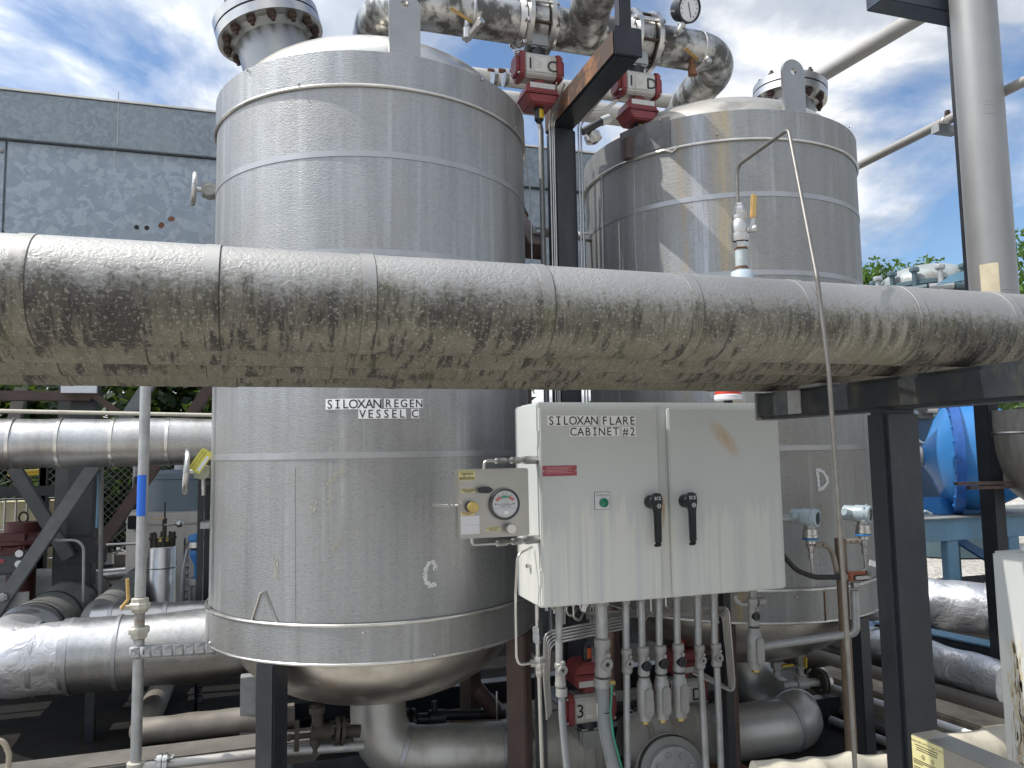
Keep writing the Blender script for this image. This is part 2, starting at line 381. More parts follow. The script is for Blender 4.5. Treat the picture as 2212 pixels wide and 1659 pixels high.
def cabinet():
    t = NT('cabinet_enamel'); x = t.xyz()
    c = t.ramp(t.noise(t.co(rnd=False), 2.2, 3), [(.3, (.57, .595, .585)), (.7, (.61, .63, .615))])
    up = t.ramp(t.math('ADD', t.math('MULTIPLY', x[2], 1.0), t.math('MULTIPLY', t.noise(t.co((28, 28, 1.2), rnd=False), 1, 5, .6), .55)), [(.60, 1.), (.655, 0.)])
    st = t.ramp(t.noise(t.co((15, 5, .5), rnd=False, loc=(2, 3, 1)), 1, 3, .5), [(.36, 0.), (.50, 1.)])
    c = t.mix(t.math('MULTIPLY', t.math('MULTIPLY', st, up), .75), c, (.73, .725, .66))
    st2 = t.ramp(t.noise(t.co((38, 5, .7), rnd=False, loc=(7, 3, 4)), 1, 3, .5), [(.57, 0.), (.64, 1.)])
    c = t.mix(t.math('MULTIPLY', t.math('MULTIPLY', st2, up), .28), c, (.40, .43, .44))
    return t, c
def enamel(name, rust=()):
    t, c = cabinet(); t.m.name = name; x = t.xyz()
    for cx, cz, a, sx, sz, k in rust:
        dx = t.math('SUBTRACT', x[0], cx); dz = t.math('SUBTRACT', x[2], cz)
        u = t.math('ADD', t.math('MULTIPLY', dx, cos(a)), t.math('MULTIPLY', dz, sin(a)))
        v = t.math('SUBTRACT', t.math('MULTIPLY', dz, cos(a)), t.math('MULTIPLY', dx, sin(a)))
        q = t.math('ADD', t.math('POWER', t.math('ABSOLUTE', t.math('DIVIDE', u, sx)), 2.0), t.math('POWER', t.math('ABSOLUTE', t.math('DIVIDE', v, sz)), 2.0))
        q = t.math('ADD', q, t.math('MULTIPLY', t.noise(t.co((40, 40, 11), rnd=False), 1, 5, .7), 1.5))
        c = t.mix(t.math('MULTIPLY', t.ramp(t.math('MULTIPLY', q, .5), [(.32, 1.), (.72, 0.)]), k), c, (.50, .27, .07))
    mo = t.math('MULTIPLY', t.ramp(t.noise(t.co(rnd=False), 90, 4, .7), [(.64, 0.), (.72, 1.)]), .35)
    c = t.mix(mo, c, (.2, .19, .16))
    return t.out(c, t.math('ADD', .38, t.math('MULTIPLY', t.noise(t.co(), 12, 3), .12)), 0.0)
def spangle(name='spangled_galvanised_sheet', vs=25, k=1.0):
    t = NT(name); vec = t.co()
    d = t.noise(vec, 9, 3); a = t.n('ShaderNodeVectorMath', operation='ADD'); sc = t.n('ShaderNodeVectorMath', operation='SCALE')
    no = t.n('ShaderNodeTexNoise'); t.put(no.inputs['Vector'], vec); no.inputs['Scale'].default_value = 13; no.inputs['Detail'].default_value = 3
    t.put(sc.inputs[0], no.outputs[1]); sc.inputs['Scale'].default_value = .16; t.put(a.inputs[0], vec); t.put(a.inputs[1], sc.outputs[0])
    v = t.n('ShaderNodeTexVoronoi'); t.put(v.inputs['Vector'], a.outputs[0]); v.inputs['Scale'].default_value = vs
    bw = t.n('ShaderNodeRGBToBW'); t.put(bw.inputs[0], v.outputs['Color'])
    f = t.ramp(bw.outputs[0], [(.3, 0.), (.55, .45), (.72, 1.)])
    col = t.mix(f, sm((.225, .265, .30), k), sm((.32, .365, .405), k))
    col = t.mix(t.math('MULTIPLY', t.ramp(t.noise(t.co((2, 2, .8)), 1, 3), [(.45, 0.), (.7, 1.)]), .45), col, (.27, .30, .31))
    return t.out(col, t.math('ADD', .42, t.math('MULTIPLY', f, .16)), .45)
M_SPANGLE = spangle('spangled_galvanised_sheet', 21, 1.08); M_SPANGLE2 = spangle('finer_shaded_sheet', 32, .84)  # second sheet: finer spangle, darkened for the shade on the tilted fascia
def gravel():
    t = NT('gravel'); v = t.n('ShaderNodeTexVoronoi'); t.put(v.inputs['Vector'], t.co(rnd=False)); v.inputs['Scale'].default_value = 26
    bw = t.n('ShaderNodeRGBToBW'); t.put(bw.inputs[0], v.outputs['Color'])
    c = t.ramp(bw.outputs[0], [(.2, (.27, .255, .23)), (.8, (.62, .59, .54))])
    c = t.mix(t.math('MULTIPLY', t.ramp(t.noise(t.co(rnd=False), .8, 5), [(.4, 0.), (.65, 1.)]), .4), c, (.30, .275, .24))
    return t.out(c, .9, 0., t.bump(v.outputs['Distance'], .8, .02))
M_GRAVEL = gravel()
M_DECK = plain('shadow_dark_deck', (.011, .0105, .010), .9, 0, .35, 2.2, .25, 40, dirt=(.028, .025, .021), damt=.5, dsc=(3, 3, 3))  # deck colour taken near black to carry the shadow lying over it
def leafmat(name, c):
    t = NT(name); n = t.noise(t.co(), 2.6, 4, .7); col = t.ramp(n, [(.3, sm(c, .55)), (.55, c), (.75, sm(c, 1.7))])
    m = t.out(col, .5, 0.)
    t.b.inputs['Subsurface Weight'].default_value = 0
    tr = t.n('ShaderNodeBsdfTranslucent'); t.put(tr.inputs[0], t.mix(.5, col, (.20, .30, .04))); ms = t.n('ShaderNodeMixShader'); ms.inputs[0].default_value = .3
    t.put(ms.inputs[1], t.b.outputs[0]); t.put(ms.inputs[2], tr.outputs[0])
    t.put(t.t.nodes['Material Output'].inputs[0], ms.outputs[0]); return m
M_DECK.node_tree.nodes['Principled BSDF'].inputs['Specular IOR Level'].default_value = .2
M_LEAF = leafmat('dark_leaves', (.017, .042, .011)); M_LEAF2 = leafmat('bright_leaves', (.085, .17, .030))
M_BARK = plain('bark', (.10, .075, .055), .9, 0, .3, 12, .4)
# ---------------------------------------------------------------- ground and setting
struct(MB().bb(-400, 400, -400, 400, -.3, 0), 'ground', M_GRAVEL)
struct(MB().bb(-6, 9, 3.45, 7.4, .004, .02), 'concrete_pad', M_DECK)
RT = .80; CC = (.527, 4.06); CDD = (2.614, 4.04)

# ---------------------------------------------------------------- vessels
def vessel(c, mat, label, rings, notch=None, legs=(), zt=3.372, zs=.905, zb=.745, dome=None, H=.36):
    r = thing('vessel', label, 'vessel', (c[0], c[1], zb))
    o = (c[0], c[1], 0)
    build(MB().lathe([(RT, zb+.02), (RT, zt-.02)], o, n=160), 'shell', mat, r, ang=60)
    for z in rings:
        build(MB().lathe([(RT, z-.0135), (RT+.003, z-.013), (RT+.003, z+.013), (RT, z+.0135)], o, n=160), 'band', M_BAND, r, ang=50)
    rng = dict(n=160) if notch is None else dict(n=150, a0=notch[1], a1=notch[0]+2*pi)
    # basis of lathe about z: x,y from basis()
    build(MB().lathe([(RT-.1, zt+.012), (RT+.002, zt), (RT+.007, zt-.004), (RT+.007, zt-.156), (RT+.002, zt-.162)], o, **rng), 'top_collar', mat, r, ang=30)
    bead = lambda z, R: MB().lathe([(R, z-.008), (R+.008, z-.006), (R+.011, z), (R+.008, z+.006), (R, z+.008)], o, n=160)
    build(bead(zt-.160, RT+.003), 'collar_lip', M_LIP, r, ang=80)
    build(MB().lathe([(RT+.001, zs+.004), (RT+.012, zs), (RT+.012, zb), (RT-.14, zb-.004)], o, n=160), 'skirt_band', mat, r, ang=30)
    build(bead(zs, RT+.007), 'skirt_lip', M_LIP, r, ang=80); build(bead(zb+.004, RT+.006), 'skirt_edge', M_LIP, r, ang=80)
    R1 = .745
    build(MB().lathe([(R1*cos(a), zt-.03+H*sin(a)*1.0) for a in [radians(k*6) for k in range(16)]], o, n=96), 'top_head', dome or M_DOME, r, ang=80)
    build(MB().lathe([(.70*cos(a), zb+.01-.36*sin(a)) for a in [radians(k*6) for k in range(16)]], o, n=96), 'bottom_head', M_DOME, r, ang=80)
    for k in range(10):
        a = -2.35+k*.36
        for z in ((3.355, 3.225, .875, .765)[k % 4],):
            p = V((c[0]+(RT+.012)*sin(a), c[1]-(RT+.012)*cos(a), z)); bolt(r, p, (sin(a), -cos(a), 0), .0065, .006, M_STEEL, 'screw')
    for x, y, m in legs:
        th, z, p = oncyl(x, y, c, .775)
        for sg in (1, -1):
            q = V((c[0]+.775*sin(th), c[1]-sg*.775*cos(th), 0))
            lo_ = build(MB().box((q.x, q.y, .38), (.095, .095, .73), Matrix.Rotation(th if sg > 0 else -th, 3, 'Z')), 'leg', m, r, bevel=.006)
            build(MB().box((q.x, q.y, .03), (.2, .2, .02), None), 'foot_plate', M_RUST, r, bevel=.002)
    return r
vc = vessel(CC, M_TANK, 'nearer left aluminium-clad vessel lettered SILOXAN REGEN VESSEL C', (2.905, 2.47, 1.60), None, ((588, 1445, M_BLACK), (1120, 1405, M_BROWN)))
vd = vessel(CDD, M_TANKD, 'farther right aluminium-clad vessel chalked D with rust streaks and notched collar', (2.90, 2.49, 1.60), None, ((1848, 1330, M_BLACK), (1566, 1340, M_BROWN)), zt=3.350, dome=M_DOMED, H=.32)
# lettering on vessel C
def tile(parent, x0, y0, x1, y1, c, R, name='label_tape'):
    a0, z1, _ = oncyl(x0, y0, c, R); a1, z0, _ = oncyl(x1, y1, c, R); n = 14
    vs = [(c[0]+R*sin(a0+(a1-a0)*i/n), c[1]-R*cos(a0+(a1-a0)*i/n), z) for i in range(n+1) for z in (z0, z1)]
    build(MB().add(vs, [(2*i, 2*i+2, 2*i+3, 2*i+1) for i in range(n)]), name, M_TAPE, parent)
    return R*(a0+a1)/2, (z0+z1)/2, R*(a1-a0), z1-z0
def word(parent, txt, x0, y0, x1, y1, c, R):
    s, z, wd, h = tile(parent, x0, y0, x1, y1, c, R+.0025)
    build(write(MB(), txt, (s, z), None, None, h*1.20, mono=wd/(len(txt)+.05), wrap=(c[0], c[1], R+.0045), squeeze=.94, bold=.004), 'lettering', M_INK, parent)
Z = lambda c, r, x, y: (553*c+x/4, 414.75*r+y/4)
word(vc, 'SILOXAN', 703.5, 862, 824, 883.5, CC, RT); word(vc, 'REGEN', 829.7, 861, 914, 881.5, CC, RT)
word(vc, 'VESSEL', 774, 883.6, 877, 904, CC, RT); word(vc, 'C', 888, 883, 905, 903.6, CC, RT)
M_CHALK = plain('chalk', (.70, .70, .70), .9, 0, .1); M_SCUFF = plain('dried_splash', (.47, .45, .37), .8, .2, .1)
def chalk(parent, pts, c, R, wpx=.012, mat=None, name='chalk_letter', es=1.0):
    q = [oncyl(x, y, c, R+.002) for x, y in pts]; rnd = random.Random(5); mb = MB()
    for (a, z, _), (a2, z2, _) in zip(q, q[1:]):
        d = V(((a2-a)*R, z2-z)); L = d.length; n = max(2, int(L/.0038))
        for i in range(n):
            for k in range(5):
                t = (i+rnd.random())/n; s = a*R+d.x*t+rnd.uniform(-wpx, wpx); zz = z+d.y*t+rnd.uniform(-wpx, wpx); e = rnd.uniform(.0012, .0034)*es
                mb.add([(c[0]+(R+.002)*sin(u/R), c[1]-(R+.002)*cos(u/R), v) for u, v in ((s-e, zz-e*1.6), (s+e, zz-e), (s+e, zz+e*1.6), (s-e, zz+e))], [(0, 1, 2, 3)])
    build(mb, name, mat or M_CHALK, parent)
chalk(vc, [(940, 1228), (938, 1216), (930, 1214), (921, 1224), (918, 1242), (921, 1258), (929, 1266), (941, 1262)], CC, RT, .008)
chalk(vd, [(1765, 1015), (1768, 1036), (1770, 1058), (1780, 1054), (1788, 1042), (1787, 1030), (1779, 1020), (1765, 1014)], CDD, RT, .007)
for p_ in (((746, 1010), (722, 1030), (706, 1050)), ((718, 1062), (714, 1082), (710, 1096)), ((678, 1085), (674, 1110)), ((768, 1150), (762, 1158)), ((736, 1165), (724, 1178), (720, 1192)), ((592, 1205), (598, 1225), (596, 1250))): chalk(vc, p_, CC, RT, .012, M_SCUFF, 'scuff_mark', .6)
# seams and A-shaped strap on vessel C, seams on D
def seam(parent, pts, c, R, wd=.006, mat=None, name='seam'):
    q = [oncyl(x, y, c, R+.003)[2] for x, y in pts]
    build(MB().tube(q, wd, 6), name, mat or M_LIP, parent)
seam(vc, [(543, 1342), (562, 1282), (572, 1277), (600, 1348)], CC, RT, .005, name='strap')
seam(vc, [(891, 1352), (891, 1436)], CC, RT+.012, .003, M_BAND); seam(vc, [(637, 1010), (638, 1340)], CC, RT-.0025, .0012, M_BAND); seam(vc, [(1130, 270), (1134, 330), (1146, 420), (1149, 560)], CC, RT, .004, M_BAND)
seam(vd, [(1781, 1278), (1784, 1341)], CDD, RT+.012, .003, M_RUST); seam(vd, [(1299, 350), (1301, 420), (1303, 580)], CDD, RT, .004, M_BAND); seam(vd, [(1370, 350), (1372, 520), (1375, 590)], CDD, RT, .002, M_BAND)
# the notch in the collar of D: its shaded opening put in as a dark sheet, post stub through it
for (x0, x1, y0, y1) in ((1343, 1450, 262, 330),):
    a0 = oncyl(x0, 320, CDD, RT)[0]; a1 = oncyl(x1, 300, CDD, RT)[0]
    ar = [a0+(a1-a0)*i/10 for i in range(11)]
    R = RT+.012
    build(MB().add([(CDD[0]+R*sin(a), CDD[1]-R*cos(a), z) for a in ar for z in (3.205, 3.365)], [(2*i, 2*i+2, 2*i+3, 2*i+1) for i in range(10)]), 'dark_notch_sheet', plain('notch_shade_tone', (.20, .20, .205), .5, .6, .3, 12, dirt=(.07, .065, .07), damt=.7), vd)
    p = oncyl(1357, 322, CDD, RT+.02)[2]
    build(MB().box(p, (.05, .05, .12)), 'stub', M_BROWN, vd, bevel=.003)
    seam(vd, [(1370, 345), (1436, 325), (1452, 328), (1466, 315)], CDD, RT+.008, .006, name='folded_edge')
# lifting lugs
def lug(parent, c, xl, xr, yb, ytop, hole, rr):
    a = oncyl((xl+xr)/2, yb, c, RT-.02)
    p = V(a[2]); ux = V((cos(a[0]), sin(a[0]), 0)); n = V((sin(a[0]), -cos(a[0]), 0))
    dd = (p-V((0, 0, EYE))).dot(f0); wd = (xr-xl)/FPX*dd/abs(ux.dot(r0)); top = at((xl+xr)/2, ytop, Y=p.y).z; bt = 3.30
    H = top-bt; h2 = wd/2; out = [(-h2, 0), (h2, 0)]
    rr_ = wd*rr
    for k in range(9): t = pi/2*k/8; out.append((h2-rr_+rr_*cos(t), H-rr_+rr_*sin(t)))
    for k in range(9): t = pi/2+pi/2*k/8; out.append((-h2+rr_+rr_*cos(t), H-rr_+rr_*sin(t)))
    hz = at((xl+xr)/2, hole, Y=p.y).z-bt; hr = wd*.135; N = 24; o = V((p.x, p.y, bt)); T = .02
    # plate with a through hole: ring of quads between hole and outline
    hp = [(hr*cos(2*pi*k/N-pi/2), hz+hr*sin(2*pi*k/N-pi/2)) for k in range(N)]
    def hit(k):
        t = 2*pi*k/N-pi/2; dx, dy = cos(t), sin(t); best = None
        for (x1, y1), (x2, y2) in zip(out, out[1:]+out[:1]):
            ex, ey = x2-x1, y2-y1; den_ = dx*ey-dy*ex
            if abs(den_) < 1e-9: continue
            s_ = ((x1)*ey-(y1-hz)*ex)/den_; u_ = ((x1)*dy-(y1-hz)*dx)/den_
            if s_ > 0 and -1e-6 <= u_ <= 1+1e-6 and (best is None or s_ < best): best = s_
        return (dx*best, hz+dy*best)
    op = [hit(k) for k in range(N)]
    # make sure the lower corners exist
    ks = [min(range(N), key=lambda k: (op[k][0]-cx)**2+op[k][1]**2) for cx in (-h2, h2)]
    op[ks[0]] = (-h2, 0); op[ks[1]] = (h2, 0)
    vs = []; fs = []
    for d in (T/2, -T/2):
        vs += [o+ux*x+V((0, 0, 1))*y+n*d for x, y in hp+op]
    for k in range(N):
        l = (k+1) % N
        fs += [(k, l, N+l, N+k), (2*N+k, 3*N+k, 3*N+l, 2*N+l), (k, 2*N+k, 2*N+l, l), (N+k, N+l, 3*N+l, 3*N+k)]
    build(MB().add(vs, fs), 'lifting_lug', M_PLATE, parent)
lug(vc, CC, 842, 906, 106, -6, 12, .28); lug(vd, CDD, 1690, 1742, 238, 131, 157, .5)
# flanged manways
def manway(parent, c, axis, rf, rn, nb, down):
    c, ax = V(c), V(axis).normalized()
    nk = build(MB().lathe([(rn, -down), (rn, -.03), (rn+.03, -.0)], c, ax, 48), 'neck', M_PLATE, parent)
    build(MB().lathe([(rn, 0), (rf, .0), (rf, .048), (rn, .048)], c, ax, 64), 'flange', M_STEEL, parent, ang=30)
    build(MB().lathe([(rf*.93, .048), (rf*.93, .058)], c, ax, 64), 'gasket', M_RUBBER, parent)
    build(MB().lathe([(rn*.2, .058), (rf, .058), (rf, .106), (rf*.98, .11), (.001, .11)], c, ax, 64), 'blind_cover', M_STEEL, parent, ang=30)
    x, y, n = basis(ax)
    for k in range(nb):
        d = (cos(2*pi*k/nb)*x+sin(2*pi*k/nb)*y)*rf*.85
        bolt(parent, c+d+ax*.11, ax, .022, .028, M_BOLT); bolt(parent, c+d, -ax, .0225, .028, M_BOLT, 'nut')
m_ax = V((-.27, .06, 1)); pc = at(586, 84, Y=4.05)
manway(vc, pc, m_ax, .272, .185, 14, .6)
build(MB().tube([pc+V((-.10, -.05, .13)), pc+V((-.10, -.05, .22)), pc+V((.02, -.05, .30))], .02, 10, .05), 'davit_arm', M_STEEL, vc)
pd = at(1705, 222, Y=4.3); manway(vd, pd, V((.10, .0, 1)), .245, .17, 10, .4)

# ---------------------------------------------------------------- the four insulated pipes in front
def seclist(Y, xs): return [at(x, 640, Y=Y-.1).x for x in xs]
PIPES = [(1.762, 'dirty insulated pipe nearest the camera, front of the four', (30, 452, 795, 1180, 1500, 1750, 1985, 2190)),
         (2.056, 'dirty insulated pipe just behind the front one, second of four', (-40, 295, 738, 1125, 1590, 1870)),
         (2.367, 'dirty insulated pipe third from the camera of four', (-60, 105, 430, 705, 1000, 1385, 1700)),
         (2.687, 'dirty insulated pipe farthest from the camera of four', (130, 500, 850, 1230, 1560))]
for i, (Y, lab, xs) in enumerate(PIPES):
    zc = 1.945; r = thing('insulated_pipe', lab, 'pipe', (0, Y, zc), 'insulated pipes running side by side in front of the vessels')
    X = sorted(seclist(Y, xs)); ends = [-2.2]+X+[5.5]
    for k in range(len(ends)-1):
        R = RP+(.0012 if k % 2 else 0); n = 56
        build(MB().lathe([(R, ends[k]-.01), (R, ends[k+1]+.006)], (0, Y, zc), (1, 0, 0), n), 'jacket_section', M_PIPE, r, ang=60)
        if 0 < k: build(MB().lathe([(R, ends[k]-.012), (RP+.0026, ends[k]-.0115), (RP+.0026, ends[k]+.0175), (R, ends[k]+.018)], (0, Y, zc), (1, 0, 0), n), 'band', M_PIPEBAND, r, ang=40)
        if 0 < k: build(MB().lathe([(RP+.001, ends[k]+.0185), (RP+.0022, ends[k]+.0191), (RP+.001, ends[k]+.0201)], (0, Y, zc), (1, 0, 0), n), 'sealant_line', M_JOINT, r, ang=60)

# pipe rack beam and post at the right
r = thing('pipe_rack', 'black mossy steel post and cross beam holding the dirty insulated pipes', 'pipe rack', (1.935, 2.0, 0))
build(MB().bb(1.877, 1.994, .9, 2.668, 1.715, 1.820), 'beam', M_BLACKM, r, bevel=.012)
build(MB().bb(1.873, 1.998, 2.669, 2.678, 1.711, 1.824), 'end_cap', M_GALV, r, bevel=.004)
for y in (2.36, 1.40): build(MB().bb(1.89, 1.98, y-.06, y+.06, 1.8205, 1.8325), 'saddle_plate', M_GALV, r, bevel=.002)
build(MB().bb(1.871, 1.8765, 2.39, 2.465, 1.727, 1.815), 'weld_plate', M_GALV, r, bevel=.002)
po = at(1942, 885, Z=1.715)
build(MB().bb(po.x-.068, po.x+.077, po.y-.01, po.y+.077, 0.03, 1.7145), 'post', M_BLACK, r, bevel=.014)
build(MB().bb(po.x-.15, po.x+.15, po.y-.1, po.y+.17, 0.02, .035), 'base_plate', M_RUST, r)

# ---------------------------------------------------------------- overhead header
HY, HZ, HR = 3.8, 3.935, .112
def elbow_pipe(name, label, pts, bend, mat=M_HDR, rr=HR, cat='pipe', base=None, group=None):
    r = thing(name, label, cat, base or pts[0], group)
    build(MB().tube(pts, rr, 32, bend, 12), 'pipe_wall', mat, r, ang=60); return r
XC, XDv, XDe = 1.36, 1.995, 2.60
pc_ = elbow_pipe('overhead_pipe', 'stained stainless pipe bending down behind the lifting lug of the left vessel', [(CC[0], 4.35, 3.5), (CC[0], 4.35, HZ), (CC[0], HY, HZ), (XC-.06, HY, HZ)], .24)
pd_ = elbow_pipe('overhead_pipe', 'stained stainless pipe curving back to the top of the right vessel', [(XDv+.06, HY, HZ), (XDe, HY, HZ), (XDe, 4.42, HZ-.06), (XDe, 4.42, 3.4)], .24)
for xx in (2.38,): build(MB().lathe([(HR, xx-.008), (HR+.003, xx), (HR, xx+.008)], (0, HY, HZ), (1, 0, 0), 32), 'weld_bead', M_STEEL, pd_)
for xx in (1.0,): build(MB().lathe([(HR, xx-.008), (HR+.003, xx), (HR, xx+.008)], (0, HY, HZ), (1, 0, 0), 32), 'weld_bead', M_STEEL, pc_)
t_ = thing('overhead_tee', 'dark stained stainless tee rising toward the camera between the two overhead valves', 'pipe tee', (1.62, HY, HZ))
build(MB().cyl((XC+.06, HY, HZ), (XDv-.06, HY, HZ), HR, n=32), 'run', M_HDR, t_)
build(MB().tube([(1.66, HY, HZ), (1.60, HY-.25, HZ+.03), (1.55, 2.2, HZ+.12)], HR*.98, 32, .3), 'branch', M_HDR, t_)
def flange_valve(label, x):
    r = thing('butterfly_valve', label, 'valve', (x, HY, HZ), 'overhead butterfly valves')
    for s in (-1, 1):
        build(MB().lathe([(HR, s*.05), (.172, s*.05), (.172, s*.074), (HR, s*.074)], (x, HY, HZ), (1, 0, 0), 48), 'flange', M_STEEL, r, ang=30)
        build(MB().lathe([(HR, s*.075), (HR+.015, s*.077), (HR+.004, s*.11)], (x, HY, HZ), (1, 0, 0), 32), 'hub', M_STEEL, r, ang=50)
    build(MB().lathe([(.10, -.042), (.135, -.042), (.135, .042), (.10, .042)], (x, HY, HZ), (1, 0, 0), 48), 'wafer_body', M_HDR, r, ang=30)
    for k in range(8):
        a = 2*pi*(k+.5)/8; p = V((x, HY+.15*cos(a), HZ+.15*sin(a)))
        build(MB().cyl(p+V((-.095, 0, 0)), p+V((.095, 0, 0)), .009, n=8), 'stud', M_BOLT if k % 3 else M_STEEL, r)
        bolt(r, p+V((.075, 0, 0)), (1, 0, 0), .017, .016, M_STEEL, 'nut'); bolt(r, p+V((-.075, 0, 0)), (-1, 0, 0), .017, .016, M_STEEL, 'nut')
    build(MB().bb(x-.025, x+.025, HY-.03, HY+.03, HZ-.26, HZ-.12), 'stem_neck', M_STEEL, r, bevel=.004)
    return r
flange_valve('stainless flanged butterfly valve above the actuator marked 1 C', XC)
flange_valve('stainless flanged butterfly valve above the actuator marked 1 D', XDv)
def actuator(label, c, fl, left, right, ind, group, yellow=True):
    """c: body centre; fl=-1 hangs below its valve, +1 stands on it"""
    x, y, z = c; r = thing('valve_actuator', label, 'actuator', (x, y, z-fl*.16), group)
    oc = lambda a, b, q: [(-a, -b+q), (-a+q, -b), (a-q, -b), (a, -b+q), (a, b-q), (a-q, b), (-a+q, b), (-a, b-q)]
    build(MB().prism(oc(.063, .068, .018), (x-.088, y, z), (0, 1, 0), (0, 0, 1), (.176, 0, 0)), 'cylinder_body', M_ACT, r, bevel=.006)
    for s in (-1, 1):
        x0 = x+s*.0885
        cap = build(MB().prism(oc(.069, .075, .022), (x0, y, z), (0, 1, 0), (0, 0, 1), (s*.03, 0, 0)).prism(oc(.052, .056, .02), (x0+s*.03, y, z), (0, 1, 0), (0, 0, 1), (s*.018, 0, 0)), 'end_cap', M_RED, r, bevel=.006)
        for a, b in ((-.05, -.055), (-.05, .055)): bolt(r, (x0+s*.031, y+a, z+b), (s, 0, 0), .009, .007, M_STEEL)
    build(MB().bb(x-.058, x+.058, y-.052, y+.052, z-fl*.15-.045, z-fl*.15+.055), 'mounting_bracket', M_PLATE, r, bevel=.01)
    build(MB().cyl((x, y, z-fl*.11), (x, y, z-fl*.067), .045, n=16), 'coupling', M_BLACK, r)
    build(MB().bb(x-.032, x+.032, y-.035, y+.035, min(z+fl*.067, z+fl*.105), max(z+fl*.067, z+fl*.105)), 'yoke', M_RED, r, bevel=.006)
    zb = z+fl*.105
    sb = build(MB().prism([(-.078, 0), (.078, 0), (.092, .055), (.095, .062), (.062, .115), (-.062, .115), (-.095, .062), (-.092, .055)], (x, y-.075, zb), (1, 0, 0), (0, 0, fl), (0, .15, 0)), 'switch_box', M_RED, r, bevel=.007)
    build(MB().bb(x-.097, x+.097, y-.079, y+.079, min(zb+fl*.052, zb+fl*.066), max(zb+fl*.052, zb+fl*.066)), 'box_rim', M_RED, r, bevel=.004)
    build(MB().bb(x-.07, x+.07, y-.0775, y-.0753, min(zb+fl*.006, zb+fl*.034), max(zb+fl*.006, zb+fl*.034)), 'box_label', M_ACT, r)
    for s in (-.08, .08): bolt(r, (x+s, y-.080, zb+fl*.06), (0, -1, 0), .007, .006, M_RED)
    iz = zb+fl*.115
    build(MB().cyl((x, y-.01, iz), (x, y-.01, iz+fl*.065), .025, n=20).cyl((x, y-.01, iz+fl*.065), (x, y-.01, iz+fl*.082), .025, .012, 20), 'position_indicator', M_PLASTIC, r, ang=50)
    build(MB().lathe([(.0257, iz+fl*.012), (.0257, iz+fl*.062)], (x, y-.01, 0), (0, 0, 1), 12, a0=-.25, a1=1.15), 'indicator_window', ind, r)
    F = y-.0650
    build(MB().bb(x-.035, x+.032, F-.0006, F+.001, z-.042, z+.034), 'rating_plate', plain('scuffed_label', (.55, .53, .48), .5, 0, .05, dirt=(.38, .31, .2), damt=.5), r)
    for k in range(4): build(MB().bb(x-.028, x-.028+.02+.006*((k*7) % 4), F-.0014, F-.001, z+.018-k*.012, z+.0205-k*.012), 'rating_line', M_GALV, r)
    t = MB(); t2 = MB()
    if left: write(t, left, (x-.062, F-.0016, z), (1, 0, 0), (0, 0, 1), .088)
    if right: write(t2, right, (x+.062, F-.0016, z-.004), (1, 0, 0), (0, 0, 1), .088)
    for q in (t, t2):
        if q.v: build(q, 'lettering', M_INK, r)
    return r
ac = at(1155, 146, Y=3.70); ac.x = XC
actuator('red and silver valve actuator marked 1 C hanging under the left overhead valve', (XC, 3.76, at(1155, 142, Y=3.72).z), -1, '1', 'C', M_YEL, 'valve actuators with red end caps')
actuator('red and silver valve actuator marked 1 D hanging under the right overhead valve', (XDv-.045, 3.76, at(1375, 180, Y=3.72).z), -1, '1', 'D', M_YEL, 'valve actuators with red end caps')
p3_ = at(1268, 1524, Y=3.62); pD_ = at(1470, 1492, Y=3.74)
actuator('red and silver valve actuator marked 3 behind the large grey conduit', p3_, 1, '3', None, M_ORANGE, 'valve actuators with red end caps')
actuator('red and silver valve actuator marked D behind the oval conduit bodies', pD_, 1, None, 'D', M_ORANGE, 'valve actuators with red end caps')
# gauge and sample valves on the header
gp = at(1487, 18, Y=3.55); r = thing('pressure_gauge', 'black round pressure gauge tilted on the right overhead pipe', 'gauge', (2.235, HY-.06, HZ+.09))
gx = V((.18, -.86, -.36)).normalized()
build(MB().lathe([(.001, -.085), (.062, -.08), (.068, -.02), (.078, -.02), (.078, .012), (.068, .014)], gp, gx, 40), 'case', M_PLASTIC, r, ang=30)
build(MB().lathe([(.0685, .006), (.001, .006)], gp, gx, 40), 'dial', M_WHITEP, r)
x_, y_, n_ = basis(gx)
for k in range(11):
    a = radians(-130+26*k); d = x_*sin(a)+y_*cos(a)
    build(MB().bar(gp+gx*.0072+d*.048, gp+gx*.0072+d*.058, .003, .001, gx), 'dial_mark', M_INK, r)
build(MB().bar(gp+gx*.009-(x_*.5-y_*.86)*.03, gp+gx*.009+(x_*.5-y_*.86)*.05, .004, .0012, gx), 'needle', M_INK, r)
build(MB().lathe([(.068, .0125), (.001, .0125)], gp, gx, 40), 'dial_rim', M_WHITEP, r) if 0 else None
build(MB().tube([gp+V((-.02, .03, -.07)), gp+V((-.05, .05, -.13)), (2.235, HY-.08, HZ+.06)], .013, 10, .03), 'stem', M_STEEL, r)
build(MB().hexn((2.235, HY-.07, HZ+.085), (0, -.6, .8), .026, .03), 'hex_nut', M_STEEL, r)
def sample(label, p, mat, hx):
    r = thing('sample_valve', label, 'valve', p, 'small sample valves under the overhead pipes'); p = V(p)
    build(MB().cyl(p, p+V((0, -.01, -.05)), .017, n=14).cyl(p+V((0, -.01, -.045)), p+V((0, -.01, -.10)), .026, n=14), 'body', mat, r)
    build(MB().cyl(p+V((0, .02, -.09)), p+V((.05, -.09, -.045)), .018, n=14).hexn(p+V((.045, -.08, -.05)), (.5, -1, .4), .024, .03), 'outlet', M_STEEL, r)
    build(MB().bar(p+V((.02, -.04, -.02)), p+V((hx, -.07, .02)), .022, .006), 'lever', M_TAN, r, bevel=.002)
    return r
